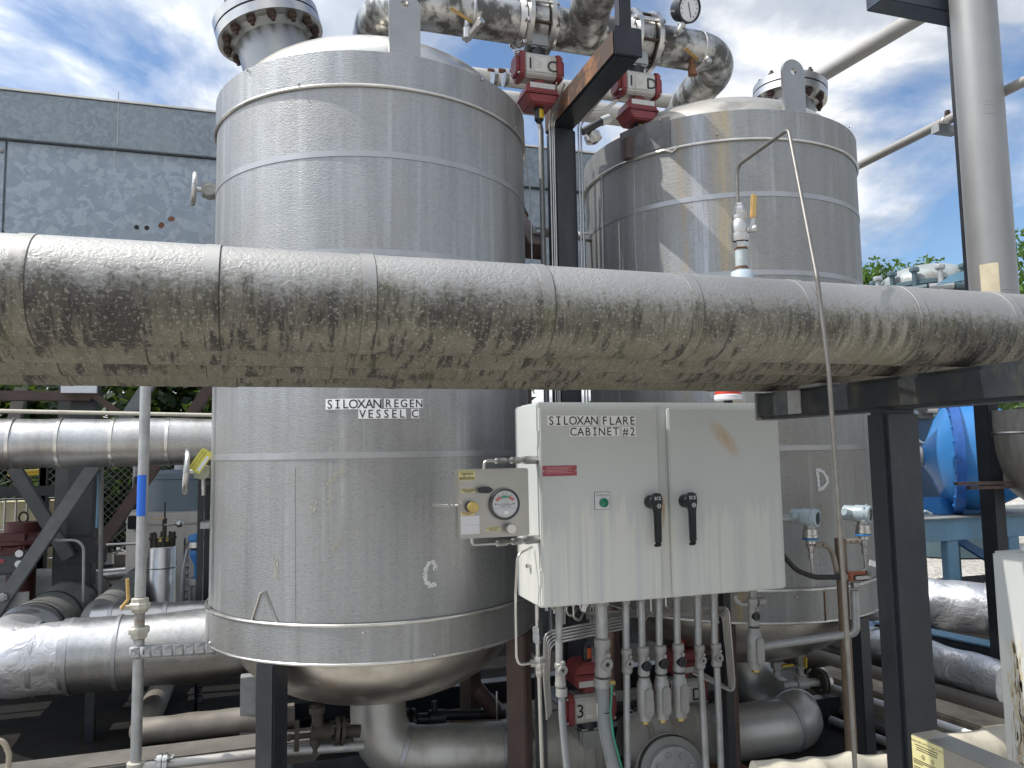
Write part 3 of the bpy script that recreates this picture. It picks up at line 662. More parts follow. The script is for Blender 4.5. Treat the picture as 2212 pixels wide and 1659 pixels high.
sample('stainless sample valve with tan lever under the left overhead pipe', (at(1008, 45, Y=3.72).x, 3.73, at(1008, 45, Y=3.72).z), M_STEEL, -.10)
sample('rusty sample valve with yellow lever under the right overhead pipe', (at(1497, 125, Y=3.72).x, 3.74, at(1497, 125, Y=3.72).z), M_RUST, -.08)
# post and rusty bracket beam between the vessels
r = thing('support_post', 'black steel post with rusty bracket beam standing between the two vessels', 'post', (1.556, 3.93, 0))
zbm = 3.49
build(MB().bb(1.49, 1.622, 3.87, 4.0, .03, zbm-.082), 'post', M_BLACK, r, bevel=.012)
build(MB().bb(1.49, 1.622, 3.07, 4.02, zbm-.08, zbm+.055), 'bracket_beam', M_BLACK, r, bevel=.012)
build(MB().bb(1.4872, 1.4896, 3.085, 4.0, zbm-.066, zbm+.042), 'rusted_side', M_RUSTB, r)
build(MB().bb(1.488, 1.624, 3.058, 3.072, zbm-.082, zbm+.057), 'end_plate', M_BLACK, r, bevel=.004)
build(MB().bb(1.53, 1.59, 3.09, 3.15, zbm+.056, zbm+.25), 'stub_post', M_BLACK, r, bevel=.006)
build(MB().bb(1.46, 1.65, 3.85, 4.02, .02, .035), 'base_plate', M_RUST, r)
r = thing('brace_frame', 'rust brown horizontal beams crossing behind the black post between the vessels', 'frame', (1.5, 4.3, 2.6))
build(MB().bar((1.40, 4.75, 3.36), (1.45, 4.1, 2.75), .10, .10), 'brace', M_BROWN, r, bevel=.004)
build(MB().bar((1.30, 4.62, 3.02), (1.56, 4.62, 3.15), .10, .08), 'cross_beam', M_RUSTB, r, bevel=.004)
r = thing('slotted_strut', 'galvanised slotted strut channel crossing behind the black post', 'strut', (1.5, 4.1, 2.95))
y0 = 4.15; a = at(1150, 497, Y=y0); b = at(1282, 512, Y=y0)
def strut(r, p, q, up, hgt, n, d=.03, name='channel'):
    p, q, up = V(p), V(q), V(up); L = (q-p).length; u = (q-p)/L; nn = u.cross(up).normalized(); mb = MB(); sw = L/n
    for k in range(n):
        o = p+u*(k*sw); c0, c1 = sw*.25, sw*.75; h = hgt/2; hh = hgt*.16
        pts = [(0, -h), (sw, -h), (sw, h), (0, h), (c0, -hh), (c1, -hh), (c1, hh), (c0, hh)]
        mb.add([o+u*a_+up*b_ for a_, b_ in pts], [(0, 1, 5, 4), (1, 2, 6, 5), (2, 3, 7, 6), (3, 0, 4, 7)])
    for s in (-1, 1): mb.add([p+up*s*hgt/2, q+up*s*hgt/2, q+up*s*hgt/2-nn*d, p+up*s*hgt/2-nn*d], [(0, 1, 2, 3)])
    o = build(mb, name, M_GALV, r); m = o.modifiers.new('thick', 'SOLIDIFY'); m.thickness = .003; return o
strut(r, a, b, (0, 0, 1), .045, 4)
# ---------------------------------------------------------------- control cabinet
CY0 = 2.92
cl, cr = at(1163, 1090, Y=CY0).x, at(1690, 1090, Y=CY0).x
ct, cbm = 1.797, .988
M_CAB = enamel('cabinet_enamel_body', ((1.575-1.02, .36, 1.5, .10, .012, .8),))
r = thing('control_cabinet', 'grey-white two-door cabinet lettered SILOXAN FLARE CABINET #2 standing between the vessels', 'cabinet', (cl, CY0, cbm))
build(MB().bb(cl, cr-.006, CY0, CY0+.29, cbm, ct), 'body', M_CAB, r, bevel=.006)
dl0, dl1 = at(1168, 1090, Y=CY0-.022).x, at(1425, 1090, Y=CY0-.022).x
dr0, dr1 = at(1449, 1090, Y=CY0-.022).x, at(1690, 1090, Y=CY0-.022).x
M_DR = enamel('cabinet_enamel_right_door', ((at(1563, 945, Y=CY0-.02).x-cl, at(1563, 945, Y=CY0-.02).z-cbm, radians(-48), .125, .05, .62),))
M_DL = enamel('cabinet_enamel_left_door')
build(MB().bb(dl0, dl1, CY0-.024, CY0-.003, cbm+.008, ct-.02), 'door', M_DL, r, bevel=.005)
build(MB().bb(dr0, dr1, CY0-.024, CY0-.003, cbm+.008, ct-.02), 'door', M_DR, r, bevel=.005)['label'] = 'right cabinet door with an orange rust smear'
for z in (ct-.14, cbm+.12): build(MB().cyl((dl0-.004, CY0-.010, z-.03), (dl0-.004, CY0-.010, z+.03), .006, n=10), 'hinge', M_CAB, r)
build(MB().bb(cl+.02, cr-.03, CY0+.03, CY0+.26, ct+.001, ct+.006), 'top_lip', M_CAB, r, bevel=.002)
DF = CY0-.0242
def fp(x, y, Y=DF-.001): return at(x, y, Y=Y)
def flabel(parent, txt, x0, y0, x1, y1, k=1.2):
    a, b = fp(x0, (y0+y1)/2), fp(x1, (y0+y1)/2); h = fp((x0+x1)/2, y0).z-fp((x0+x1)/2, y1).z; zc = (a.z+b.z)/2
    build(MB().bb(a.x, b.x, DF-.0012, DF-.0002, zc-h/2, zc+h/2), 'label_tape', M_TAPE, parent)
    build(write(MB(), txt, ((a.x+b.x)/2, DF-.0018, zc), (1, 0, 0), (0, 0, 1), h*1.2, mono=(b.x-a.x)/(len(txt)+.05), squeeze=.94, bold=.004), 'lettering', M_INK, parent)
flabel(r, 'SILOXAN', 1182.3, 897.5, 1292, 919.3); flabel(r, 'FLARE', 1298, 898, 1373.5, 919.5)
flabel(r, 'CABINET', 1230.3, 921.6, 1338.5, 942.5); flabel(r, '#2', 1343, 921.6, 1374, 942.5)
a, b = fp(1172, 1018), fp(1246, 1018); h = fp(1209, 1007).z-fp(1209, 1029.5).z
build(MB().bb(a.x, b.x, DF-.002, DF, a.z-h/2, a.z+h/2), 'nameplate', M_REDPL, r, bevel=.0008)
t = MB()
for k in range(5): t.bb(a.x+.012+.006*(k == 0), b.x-.02-.02*(k % 2), DF-.0026, DF-.0021, a.z+h*(.33-k*.13)-.001, a.z+h*(.33-k*.13)+.001)
build(t, 'nameplate_line', plain('pale_red_print', (.55, .30, .32), .5), r)
for s in (a.x+.004, b.x-.004): bolt(r, (s, DF-.002, a.z), (0, -1, 0), .003, .002, M_STEEL, 'screw')
# power lamp
a, b = fp(1285, 1082), fp(1317, 1082); h = fp(1301, 1064).z-fp(1301, 1100).z
build(MB().bb(a.x-.0015, b.x+.0015, DF-.0016, DF, a.z-h/2-.0015, a.z+h/2+.0015), 'plate_edge', M_INK, r)
build(MB().bb(a.x, b.x, DF-.0025, DF-.0017, a.z-h/2, a.z+h/2), 'lamp_plate', M_WHITEP, r)
build(write(MB(), 'POWER ON', ((a.x+b.x)/2, DF-.0031, a.z+h*.33), (1, 0, 0), (0, 0, 1), .0105), 'lettering', M_INK, r)
lc = fp(1303, 1086)
build(MB().lathe([(.018, 0), (.018, .012), (.015, .016), (.001, .017)], (lc.x, DF-.0026, lc.z), (0, -1, 0), 28), 'green_lamp', M_GREEN, r, ang=50)
for bx, by, gx_, gy_ in ((1404, 1084, 1420, 1160), (1478, 1082, 1491, 1158)):
    p = fp(bx, by); q = at(gx_, gy_, Y=DF-.06); tp = at(bx+13, by-4, Y=DF-.055)
    hd = build(MB().lathe([(.027, 0), (.028, .016), (.024, .03), (.02, .045)], (p.x, DF, p.z), (0, -1, 0), 28, caps=True), 'latch_handle', M_PLASTIC, r, ang=40)
    w2 = .0155
    build(MB().prism([(-.022, .028), (-.012, .036), (.012, .036), (.022, .026), (.024, 0), (.017, -.045), (.0145, -.165), (-.0145, -.165), (-.016, -.045), (-.022, -.02)], (p.x+.004, DF-.046, p.z+.002), (1, 0, 0), (0, 0, 1), (0, -.016, 0))
          .prism([(-.0145, 0), (.0145, 0), (.0145, .018), (-.0145, .018)], (p.x+.004, DF-.046, p.z-.163), (1, 0, 0), (0, .55, -.9), (0, -.016, 0)), 'lever', M_PLASTIC, hd, bevel=.004)
    build(write(MB(), 'SCE', (p.x+.004, DF-.0626, p.z+.017), (1, 0, 0), (0, 0, 1), .019), 'lettering', M_TAPE, hd)
    build(MB().cyl((p.x+.008, DF-.06, p.z-.014), (p.x+.008, DF-.0655, p.z-.014), .0095, n=20), 'key_lock', M_STEEL, hd)
    build(MB().bb(p.x+.0068, p.x+.0092, DF-.0662, DF-.0656, p.z-.020, p.z-.008), 'key_slot', M_INK, hd)
for z in (at(1128, 1232, Y=CY0+.02).z,): build(MB().bb(cl-.018, cl, CY0+.10, CY0+.125, z-.006, z+.008), 'side_clip', M_STEEL, r, bevel=.002)
for x in (cl+.10, cr-.12): build(MB().bb(x-.02, x+.02, CY0+.285, CY0+.325, .02, 1.70), 'rear_post', M_BLACK, r)
# beacon
p = at(1573, 866, Y=CY0+.12); bx = p.x
r = thing('warning_beacon', 'round beacon with red lens and pale base on top of the grey-white cabinet', 'beacon', (bx, CY0+.12, ct+.006))
zb0 = at(1573, 864, Y=CY0+.12).z
build(MB().cyl((bx, CY0+.12, ct+.006), (bx, CY0+.12, ct+.03), .020, n=20), 'gland', M_BLACK, r)
build(MB().lathe([(.016, ct+.03), (.016, zb0-.004), (.058, zb0), (.062, zb0+.004), (.062, zb0+.02), (.058, zb0+.024)], (bx, CY0+.12, 0), (0, 0, 1), 36), 'base', M_WHITEP, r, ang=40)
build(MB().lathe([(.058, zb0+.02), (.058, zb0+.032), (.056, zb0+.038), (.001, zb0+.038)], (bx, CY0+.12, 0), (0, 0, 1), 36), 'lens', plain('red_lens', (.55, .05, .03), .3), r, ang=40)

# ---------------------------------------------------------------- purge gauge panel
PY = 2.80
g = lambda x, y: (lambda s: at(990+s[0]*153/1275, 1013+(s[1]-130)*147/1250, Y=PY))((x-130, y))   # measured on an enlargement
x0, x1 = at(991, 1090, Y=PY).x, at(1143, 1090, Y=PY).x; z1, z0 = at(1066, 1013, Y=PY).z, at(1066, 1161, Y=PY).z
r = thing('purge_panel', 'brushed stainless purge panel with round gauge mounted at the cabinet left side', 'control panel', ((x0+x1)/2, PY, z0))
build(MB().bb(x0, x1, PY, PY+.075, z0, z1), 'panel_box', M_SSPANEL, r, bevel=.004)
U = lambda px: x0+(px-130)/1275*(x1-x0); W_ = lambda py: z1-(py-128)/1262*(z1-z0)
def sticker(px0, py0, px1, py1, mat, name, lines=(), col=None, top=None):
    build(MB().bb(U(px0), U(px1), PY-.0012, PY-.0001, W_(py1), W_(py0)), name, mat, r)
    t = MB(); hh = W_(py0)-W_(py1)
    for f, a_, b_ in lines: t.bb(U(px0)+(U(px1)-U(px0))*a_, U(px0)+(U(px1)-U(px0))*b_, PY-.0018, PY-.0013, W_(py0)-hh*f-.0008, W_(py0)-hh*f+.0008)
    if lines: build(t, 'fine_print', col or M_INK, r)
    for s, f, sz in (top or ()): build(write(MB(), s, ((U(px0)+U(px1))/2, PY-.0019, W_(py0)-hh*f), (1, 0, 0), (0, 0, 1), sz, squeeze=.85), 'lettering', col or M_INK, r)
sticker(130, 142, 428, 326, M_STICK, 'approval_sticker', ((.30, .15, .86), (.38, .15, .86), (.72, .05, .95), (.8, .05, .95), (.9, .05, .95)), None, (('Model 1001-LPS-CI Type Y or Z', .14, .0055),))
t = MB(); t.lathe([(.0028, 0), (.0040, 0)], (U(232), PY-.0016, W_(238)), (0, -1, 0), 16); t.lathe([(.0012, 0), (.0001, 0)], (U(232), PY-.0016, W_(238)), (0, -1, 0), 10)
t.lathe([(.0035, 0), (.0045, 0)], (U(322), PY-.0016, W_(234)), (0, -1, 0), 4); build(t, 'approval_mark', M_INK, r)
sticker(175, 478, 415, 552, M_STICK, 'caption_label', ((.82, .2, .8),), None, (('RAPID EXCHANGE', .24, .0068), ('CONTROL VALVE', .54, .0068)))
sticker(165, 905, 402, 968, M_STICK, 'caption_label', (), plain('red_print', (.40, .08, .05), .5), (('RAPID EXCHANGE', .18, .0058), ('FLOW PRESSURE', .5, .0058), ('SET AT', .82, .0058)))
sticker(162, 978, 494, 1139, M_WHITEP, 'blank_label'); sticker(162, 1144, 494, 1308, M_WHITEP, 'blank_label')
sticker(612, 1195, 850, 1272, M_STICK, 'caption_label', ((.84, .2, .8),), None, (('ENCLOSURE PRESSURE', .24, .0055), ('CONTROL VALVE', .54, .0055)))
c = (U(580), PY-.018, W_(508))
build(MB().prism([(-.028, -.009), (.012, -.013), (.031, 0), (.012, .013), (-.028, .009)], c, (1, 0, 0), (0, 0, 1), (0, -.012, 0)).cyl((c[0], PY, c[2]), c, .008, n=14), 'pointer_knob', M_PLASTIC, r, bevel=.002)
c = (U(325), PY, W_(808))
build(MB().lathe([(.020, 0), (.020, .018), (.018, .03), (.016, .03)], c, (0, -1, 0), 28), 'knob_collar', M_PLASTIC, r, ang=40)
build(MB().lathe([(.0195, .03), (.0195, .05), (.018, .053), (.001, .053)], (c[0]+.002, c[1], c[2]), (0, -1, 0), 32), 'brass_button', M_BRASS, r, ang=40)
c = (U(1012), PY, W_(1228))
build(MB().lathe([(.010, 0), (.010, .02), (.0185, .022), (.0185, .04), (.017, .043), (.001, .043)], c, (0, -1, 0), 32), 'steel_knob', M_STEEL, r, ang=40)
c = V((U(938), PY, W_(783))); gr = (U(1213)-U(665))/2
gz = build(MB().lathe([(gr, 0), (gr, .016), (gr*.97, .02), (gr*.86, .022), (gr*.84, .016)], c, (0, -1, 0), 56), 'gauge', plain('gauge_bezel', (.06, .06, .068), .45), r, ang=40)
build(MB().lathe([(gr*.845, .0165), (.0005, .0165)], c, (0, -1, 0), 56), 'dial', plain('dial_face', (.60, .61, .62), .35, 0, .06), gz)
def arc(a0, a1, ri, ro, mat, nm):
    n = 10; vs = []; o = c+V((0, -.0172, -gr*.32))
    for i in range(n+1):
        t_ = radians(a0+(a1-a0)*i/n); d = V((sin(t_), 0, cos(t_))); vs += [o+d*ri, o+d*ro]
    build(MB().add(vs, [(2*i, 2*i+2, 2*i+3, 2*i+1) for i in range(n)]), nm, mat, gz)
mr = plain('dial_red', (.52, .13, .13), .4); mg = plain('dial_green', (.10, .36, .25), .4)
arc(-46, -19, gr*.72, gr*.88, mr, 'red_zone'); arc(-19, 19, gr*.72, gr*.88, mg, 'green_zone'); arc(19, 46, gr*.72, gr*.88, mr, 'red_zone')
t = MB()
for k in range(13):
    a_ = radians(-46+92*k/12); d = V((sin(a_), 0, cos(a_))); o = c+V((0, -.0172, -gr*.32)); t.bar(o+d*gr*.89, o+d*gr*.96, .0008, .0004, (0, 1, 0)); t.bar(o+d*gr*.65, o+d*gr*.71, .0008, .0004, (0, 1, 0))
for s, dx, dz, sz in (('SAFE', 0, .47, .0065), ('20', -.14, .68, .0062), ('30', .14, .68, .0062), ('40', .43, .56, .0058), ('10', -.43, .56, .0058), ('ENCLOSURE PRESSURE', 0, -.02, .0060), ('IN. OF WATER', 0, .08, .0042), ('0  1  2  3  4  5', 0, .24, .005)):
    write(t, s, c+V((dx*gr, -.0178, dz*gr)), (1, 0, 0), (0, 0, 1), sz)
build(t, 'dial_print', M_INK, gz)
t = MB(); write(t, 'PEPPERL+FUCHS', c+V((.04*gr, -.0178, -.14*gr)), (1, 0, 0), (0, 0, 1), .0062); build(t, 'dial_print', plain('dial_dark_green_print', (.05, .14, .10), .4), gz)
build(MB().bb(c.x-gr*.80, c.x+gr*.80, c.y-.0176, c.y-.0170, c.z-gr*.27, c.z-gr*.25), 'dial_line', plain('pale_blue_line', (.3, .45, .62), .4), gz)
build(MB().bb(c.x-gr*.05, c.x+gr*.2, c.y-.0182, c.y-.0172, c.z-gr*.62, c.z-gr*.42), 'dial_label', M_TAPE, gz)
for s in (-.62, .58): build(MB().cyl(c+V((s*gr, -.0165, .02*gr)), c+V((s*gr, -.019, .02*gr)), .0024, n=10), 'dial_screw', M_INK, gz)
for px, py in ((108, 712), (175, 735)): bolt(r, (U(px) if px > 130 else x0+.004, PY, W_(py)), (0, -1, 0), .0045, .003, M_STEEL, 'screw')
def fitting(r, p, q, rad, nm='fitting'):
    p, q = V(p), V(q); d = (q-p).normalized(); L = (q-p).length
    for f0_, f1_, k in ((0, .22, .8), (.24, .34, .55), (.36, .56, .95), (.58, .62, .6), (.64, 1, 1.15)): build(MB().hexn(p+d*L*f0_, d, rad*k, L*(f1_-f0_)), nm, M_STEEL, r)
zt_, zb_ = at(1090, 995, Y=PY+.06).z, at(1090, 1172, Y=PY+.06).z
build(MB().tube([(U(640), PY+.04, z1), (U(640), PY+.04, zt_), (U(860), PY+.04, zt_)], .0055, 10, .02), 'tube', M_STEEL, r); fitting(r, (U(860), PY+.04, zt_), (cl+.005, PY+.13, zt_), .016)
build(MB().tube([(U(400), PY+.04, z0), (U(400), PY+.04, zb_), (U(860), PY+.04, zb_)], .0055, 10, .02), 'tube', M_STEEL, r); fitting(r, (U(860), PY+.04, zb_), (cl+.005, PY+.13, zb_), .016)
hz = at(965, 1094, Y=PY).z
for dy in (0, .016): build(MB().tube([(x0+.004, PY+.03+dy, W_(800)), (x0-.03, PY+.03+dy, W_(800)+.002), (at(936, 1094, Y=PY+.03).x, PY+.03+dy, hz+.004)], .0055, 10, .01), 'vent_tube', M_STEEL, r)
for k, L in ((.010, .012), (.024, .014)): build(MB().hexn((x0-k, PY+.03, W_(800)), (-1, 0, 0), .011, L), 'fitting', M_STEEL, r)

# ---------------------------------------------------------------- conduits below the cabinet
YC = 3.05
q3 = lambda x, y, Y=YC: at(1106+x/4, 1244.25+y/4, Y=Y)
def wpx(z, Y=YC): return z/4/FPX*((at(1400, 1450, Y=Y)-V((0, 0, EYE))).dot(f0))
def seal(r, x, y0, y1, w_, plugx, plugy, pr_, dark=False):
    a, b = q3(x, y0), q3(x, y1); k = w_/2
    build(MB().lathe([(k*.72, 0), (k*.98, -.006), (k, -.012), (k, (b.z-a.z)*.22), (k*.86, (b.z-a.z)*.26), (k*.92, (b.z-a.z)*.75), (k, (b.z-a.z)*.8), (k, (b.z-a.z)+.008), (k*.7, b.z-a.z)], (a.x, YC, a.z), (0, 0, 1), 20), 'sealing_fitting', M_CAST, r, ang=40)
    p = q3(plugx, plugy); d = V((.22, -1, .05)).normalized(); o = V((a.x, YC, p.z)); L = (p-o).dot(d)
    L = max(L, k*1.1)
    build(MB().lathe([(pr_, 0), (pr_, L-.004), (pr_*.94, L), (pr_*.62, L), (pr_*.58, L-.003), (.0005, L-.003)], o, d, 24), 'plug', M_PLASTIC if dark else M_CAST, r, ang=40)
    build(MB().lathe([(pr_*.42, L-.0028), (.0003, L-.0028)], o, d, 4), 'plug_recess', M_INK, r)
    o2 = V((a.x, YC, p.z+pr_*1.5)); build(MB().hexn(o2+d*k*.6, d, pr_*.42, k*.7), 'vent_plug', M_CAST, r)
def lbody(r, x, y0, y1, w_, px):
    a, b = q3(x, y0), q3(x, y1); k = w_/2; H = a.z-b.z
    build(MB().lathe([(k*.75, 0), (k*.8, -H*.08), (k*1.0, -H*.16), (k*1.02, -H*.80), (k*.86, -H*.88), (k*.86, -H)], (a.x, YC, a.z), (0, 0, 1), 20), 'conduit_body', M_CAST, r, ang=50)
    d = V((.10, -1, .05)).normalized(); o = V((a.x, YC, a.z-H*.56)); ux = V((0, 0, 1)).cross(d).normalized(); hw, hl = k*.62, H*.335
    out = [(hw*cos(radians(t)), (hl-hw)+hw*sin(radians(t))) for t in range(0, 181, 20)]+[(hw*cos(radians(t)), -(hl-hw)+hw*sin(radians(t))) for t in range(180, 361, 20)]
    build(MB().prism(out, o+d*k*.9, ux, (0, 0, 1), d*k*.34), 'cover', M_CAST, r, bevel=.002)
    for s in (-1, 1): bolt(r, o+d*k*1.24+V((0, 0, s*(hl-hw*.8))), d, hw*.16, .002, M_STEEL, 'screw')
    build(MB().hexn((a.x, YC, b.z), (0, 0, -1), k*.55, H*.09), 'drain_plug', M_BRASS, r)
GC = 'conduits dropping from the grey-white cabinet'
def conduit(label, x, yt, top, bot=None, mat=M_GALV, rad=None, sealp=None, body=None, low=None):
    p = q3(x, yt); p.z = cbm; r = thing('conduit', label, 'conduit', p, GC)
    e = q3(*bot); rad = wpx(62)/2 if rad is None else rad
    build(MB().cyl((p.x, YC, cbm), (e.x, YC, e.z), rad, n=18), 'pipe', mat, r)
    build(MB().cyl((p.x, YC, cbm-.035), (p.x, YC, cbm+.002), rad*1.25, n=18), 'hub', M_CAST, r)
    if sealp: seal(r, *sealp)
    if body: lbody(r, *body)
    if low:
        pts, lm, lr = low
        build(MB().tube([q3(*s) for s in pts], lr, 16, .4, 10), 'lower_conduit', lm, r, ang=60)
    return r
W1 = wpx(62)/2
r = conduit('thin conduit with pale blue plug nearest the left end of the cabinet', 405, 290, None, (408, 745), sealp=(415, 745, 965, wpx(94), 452, 805, wpx(42)), low=([(428, 985), (432, 1200), (450, 1400), (480, 1700)], M_FLEX, wpx(60)/2))
build(MB().cyl(q3(428, 965), q3(428, 1035), wpx(98)/2, n=12), 'gland_nut', M_CAST, r)
r = conduit('thickest conduit with large square plug running into a fat grey hose', 770, 265, None, (775, 530), rad=wpx(110)/2, sealp=(778, 532, 875, wpx(140), 832, 750, wpx(54)), low=([(782, 940), (788, 1200), (820, 1400), (900, 1750)], M_FLEX, wpx(112)/2))
for ya, yb, wd in ((880, 905, 142), (905, 955, 146)): build(MB().cyl(q3(780, ya), q3(780, yb), wpx(wd)/2, n=20), 'gland_nut', M_CAST, r)
build(MB().hexn(q3(850, 925, YC-.04), (1, 0, 0), .010, .02), 'ground_lug', M_BRASS, r)
build(MB().lathe([(wpx(116)/2, -.002), (wpx(120)/2, 0), (wpx(116)/2, .002)], q3(795, 1168), (0, 0, 1), 20), 'cable_tie', M_PLASTIC, r)
r = solo(MB().tube([q3(862, 930, YC-.045), q3(858, 1080, YC-.05), q3(850, 1170, YC-.05), q3(880, 1400, YC-.04), q3(960, 1700, YC-.02)], .0042, 8, .1), 'ground_wire', M_GREENW, 'green earth wire running down beside the fat grey hose', 'wire', q3(862, 930, YC-.045))
conduit('thin conduit just right of the fat grey hose, with a single grey plug', 985, 238, None, (985, 622), sealp=(988, 622, 845, wpx(94), 1012, 752, wpx(40)), low=([(990, 835), (992, 1200), (996, 1700)], M_GALV, wpx(58)/2))
conduit('conduit ending in an oval-cover body, leftmost of three alike', 1118, 232, None, (1124, 605), sealp=(1132, 602, 868, wpx(106), 1170, 768, wpx(44), True), body=(1142, 872, 1245, wpx(130), 1178))
conduit('conduit ending in an oval-cover body, middle of three alike', 1270, 215, None, (1272, 595), sealp=(1280, 592, 850, wpx(106), 1322, 748, wpx(44), True), body=(1290, 855, 1232, wpx(130), 1325))
conduit('conduit ending in an oval-cover body, rightmost of three alike', 1425, 205, None, (1428, 580), sealp=(1434, 577, 832, wpx(106), 1476, 732, wpx(44), True), body=(1444, 840, 1218, wpx(130), 1488))
conduit('second conduit from the right in the group, long and running to the floor', 1605, 190, None, (1608, 592), sealp=(1618, 590, 803, wpx(94), 1652, 722, wpx(36)), low=([(1628, 795), (1655, 1250), (1680, 1700)], M_GALV, wpx(58)/2))
conduit('rightmost long conduit of the group, running to the floor', 1745, 180, None, (1750, 578), sealp=(1760, 575, 788, wpx(94), 1802, 698, wpx(40)), low=([(1768, 780), (1790, 1250), (1806, 1700)], M_GALV, wpx(58)/2))
r = conduit('short conduit at the right end of the cabinet with a bent grey conduit leaving it', 2080, 150, None, (2082, 250), sealp=(2075, 185, 438, wpx(98), 2118, 340, wpx(40), True), body=(2090, 445, 800, wpx(136), 2140))
a = q3(2150, 610); e0 = at(1659+1/4*640, 1244.25+500/4, Y=YC-.02); e1 = at(1659+745/4, 1244.25+330/4, Y=2.98); e2 = at(1659+748/4, 1244.25+125/4, Y=2.98)
build(MB().tube([a, (e0.x, e0.y, e0.z-.005), (e1.x+.005, e1.y, e0.z+.01), e2], .0185, 14, .10, 10), 'bent_conduit', M_GALV, r, ang=60)
build(MB().tube([q3(2030, 240), q3(1985, 250), q3(1935, 215), q3(1925, 165)], .010, 10, .03), 'cable', M_GALV, r)
build(MB().cyl(q3(2120, 225), q3(2178, 215), .019, n=14), 'side_stub', M_CAST, r)
# instrument tubing
GT = 'stainless instrument tubes bundled behind the cabinet conduits'
for k in range(5):
    s = k*.016; y = 3.16+.008*k; dz = -.013*k
    z_ = q3(500, 455, y).z+dz
    pts = [(q3(960, 400, y).x, y, z_+.03), (q3(700, 430, y).x, y, z_+.015), (q3(280+12*k, 500, y).x, y, z_-.005), (q3(275+11*k, 900, y).x, y, q3(275, 900, y).z), (q3(302+9*k, 1240-k*14, y).x, y, q3(300, 1240-14*k, y).z)]
    solo(MB().tube(pts, .0052, 8, .04), 'instrument_tube', M_STEEL, 'thin stainless tube in the left bundle turning down behind the leftmost conduits', 'tube', pts[0], GT)
for k in range(5):
    y = 3.16+.012*k; d = 13*k
    pts = [(q3(640, 330, y).x, y, q3(640, 318+d*.9, y).z), (q3(1870-d, 268+d, y).x, y, q3(1870, 268+d, y).z), (q3(1922-d, 900, y).x, y, q3(1925, 900, y).z), (q3(1918-d, 1010-d, y).x, y, q3(1920, 1010-d, y).z), (q3(1660, 880, y).x, y+.1, q3(1660, 890-d, y).z)]
    solo(MB().tube(pts, .0052, 8, .035), 'instrument_tube', M_STEEL, 'thin stainless tube in the right bundle looping down beside the rightmost conduits', 'tube', pts[0], GT)
rnd = random.Random(4)
for k, x in enumerate((350, 470, 530, 590, 1090, 1200, 1330, 1560)):
    p = q3(x, 265, 3.12); r = thing('tube_drop', ('short tube stub with a white tag below the cabinet, near its left end' if k < 4 else 'short tube stub below the middle of the cabinet'), 'tube', (p.x, 3.12, cbm), 'tube stubs hanging under the cabinet')
    L = (.05, .07, .09, .06, .12, .10, .08, .05)[k]
    build(MB().tube([(p.x, 3.12, cbm), (p.x, 3.12, cbm-L), (p.x+.03, 3.13, cbm-L-.02), (p.x+.06, 3.15, cbm-L+.01)], .006, 8, .02), 'tube', M_STEEL, r)
    build(MB().hexn((p.x, 3.12, cbm-.025), (0, 0, -1), .012, .02), 'nut', M_STEEL, r)
    if k in (0, 3, 7): build(MB().box((p.x+.012, 3.105, cbm-.05), (.022, .001, .034), Matrix.Rotation(.3, 3, 'Y')), 'tag', M_TAPE, r)
# riser with small valves at the cabinet's left edge
p = q3(215, 290, 2.98); r = thing('sample_riser', 'thin stainless riser with two small valves below the left edge of the cabinet', 'pipe', (p.x, 2.98, cbm))
e = q3(262, 1700, 2.98)
build(MB().tube([(p.x, 2.98, cbm), q3(222, 660, 2.98), q3(232, 830, 2.98), e], .0085, 10, .2), 'pipe', M_STEEL, r)
for y, hh in ((440, .03), (500, .035), (690, .03), (740, .04), (800, .03)): s = q3(218+(y-440)*.04, y, 2.98); build(MB().hexn(s, (0, 0, -1), .019, hh), 'fitting', M_STEEL if y > 600 else M_GALV, r)
s = q3(245, 490, 2.96); build(MB().bar(s+V((.0, 0, .05)), s+V((.005, 0, -.04)), .018, .012), 'lever', M_PLASTIC, r, bevel=.004)
s = q3(160, 755, 2.98); build(MB().hexn(s, (1, 0, 0), .015, .06), 'side_fitting', M_STEEL, r)
build(MB().tube([(cl-.01, CY0+.06, 1.22), (q3(25, 0, 2.98).x, CY0+.02, 1.2), q3(30, 150, 2.98), q3(38, 700, 2.98), q3(60, 768, 2.98), s], .0055, 8, .03), 'sensing_tube', M_STEEL, r)

# ---------------------------------------------------------------- vent tube with ball valve on the pipes
b0 = at(1603, 598, Y=2.056); bx, by = b0.x, 2.056; zt0 = 1.945+RP
k = lambda y: at(1600, y, Y=by).z
r = thing('vent_valve', 'stainless ball valve with tan lever and bent vent tube standing on the insulated pipes', 'valve', (bx, by, zt0))
kk = wpx(4, by)*1.0
build(MB().lathe([(.105, zt0-.05), (.085, zt0-.006), (.04, zt0+.006), (.034, k(588)), (.030, k(586))], (bx, by, 0), (0, 0, 1), 28), 'saddle_patch', plain('blue_white_mastic', (.40, .46, .52), .5, 0, .12, 20), r, ang=50)
build(MB().cyl((bx, by, k(590)), (bx, by, k(535)), .0185, n=20), 'nipple', plain('chalky_galvanised_nipple', (.42, .47, .47), .6, .2, .15, 40), r)
for ya, yb, rr in ((581, 576, .0195), (540, 535, .020)): build(MB().cyl((bx, by, k(ya)), (bx, by, k(yb)), rr, n=20), 'rust_ring', M_RUST, r)
build(MB().hexn((bx, by, k(536)), (0, 0, 1), .0245, k(522)-k(536)), 'hex_end', M_STEEL, r)
build(MB().lathe([(.024, k(522)), (.027, k(516)), (.0275, k(506)), (.023, k(504)), (.0255, k(497)), (.0255, k(482)), (.021, k(476)), (.023, k(472)), (.023, k(466))], (bx, by, 0), (0, 0, 1), 24), 'valve_body', M_STEEL, r, ang=40)
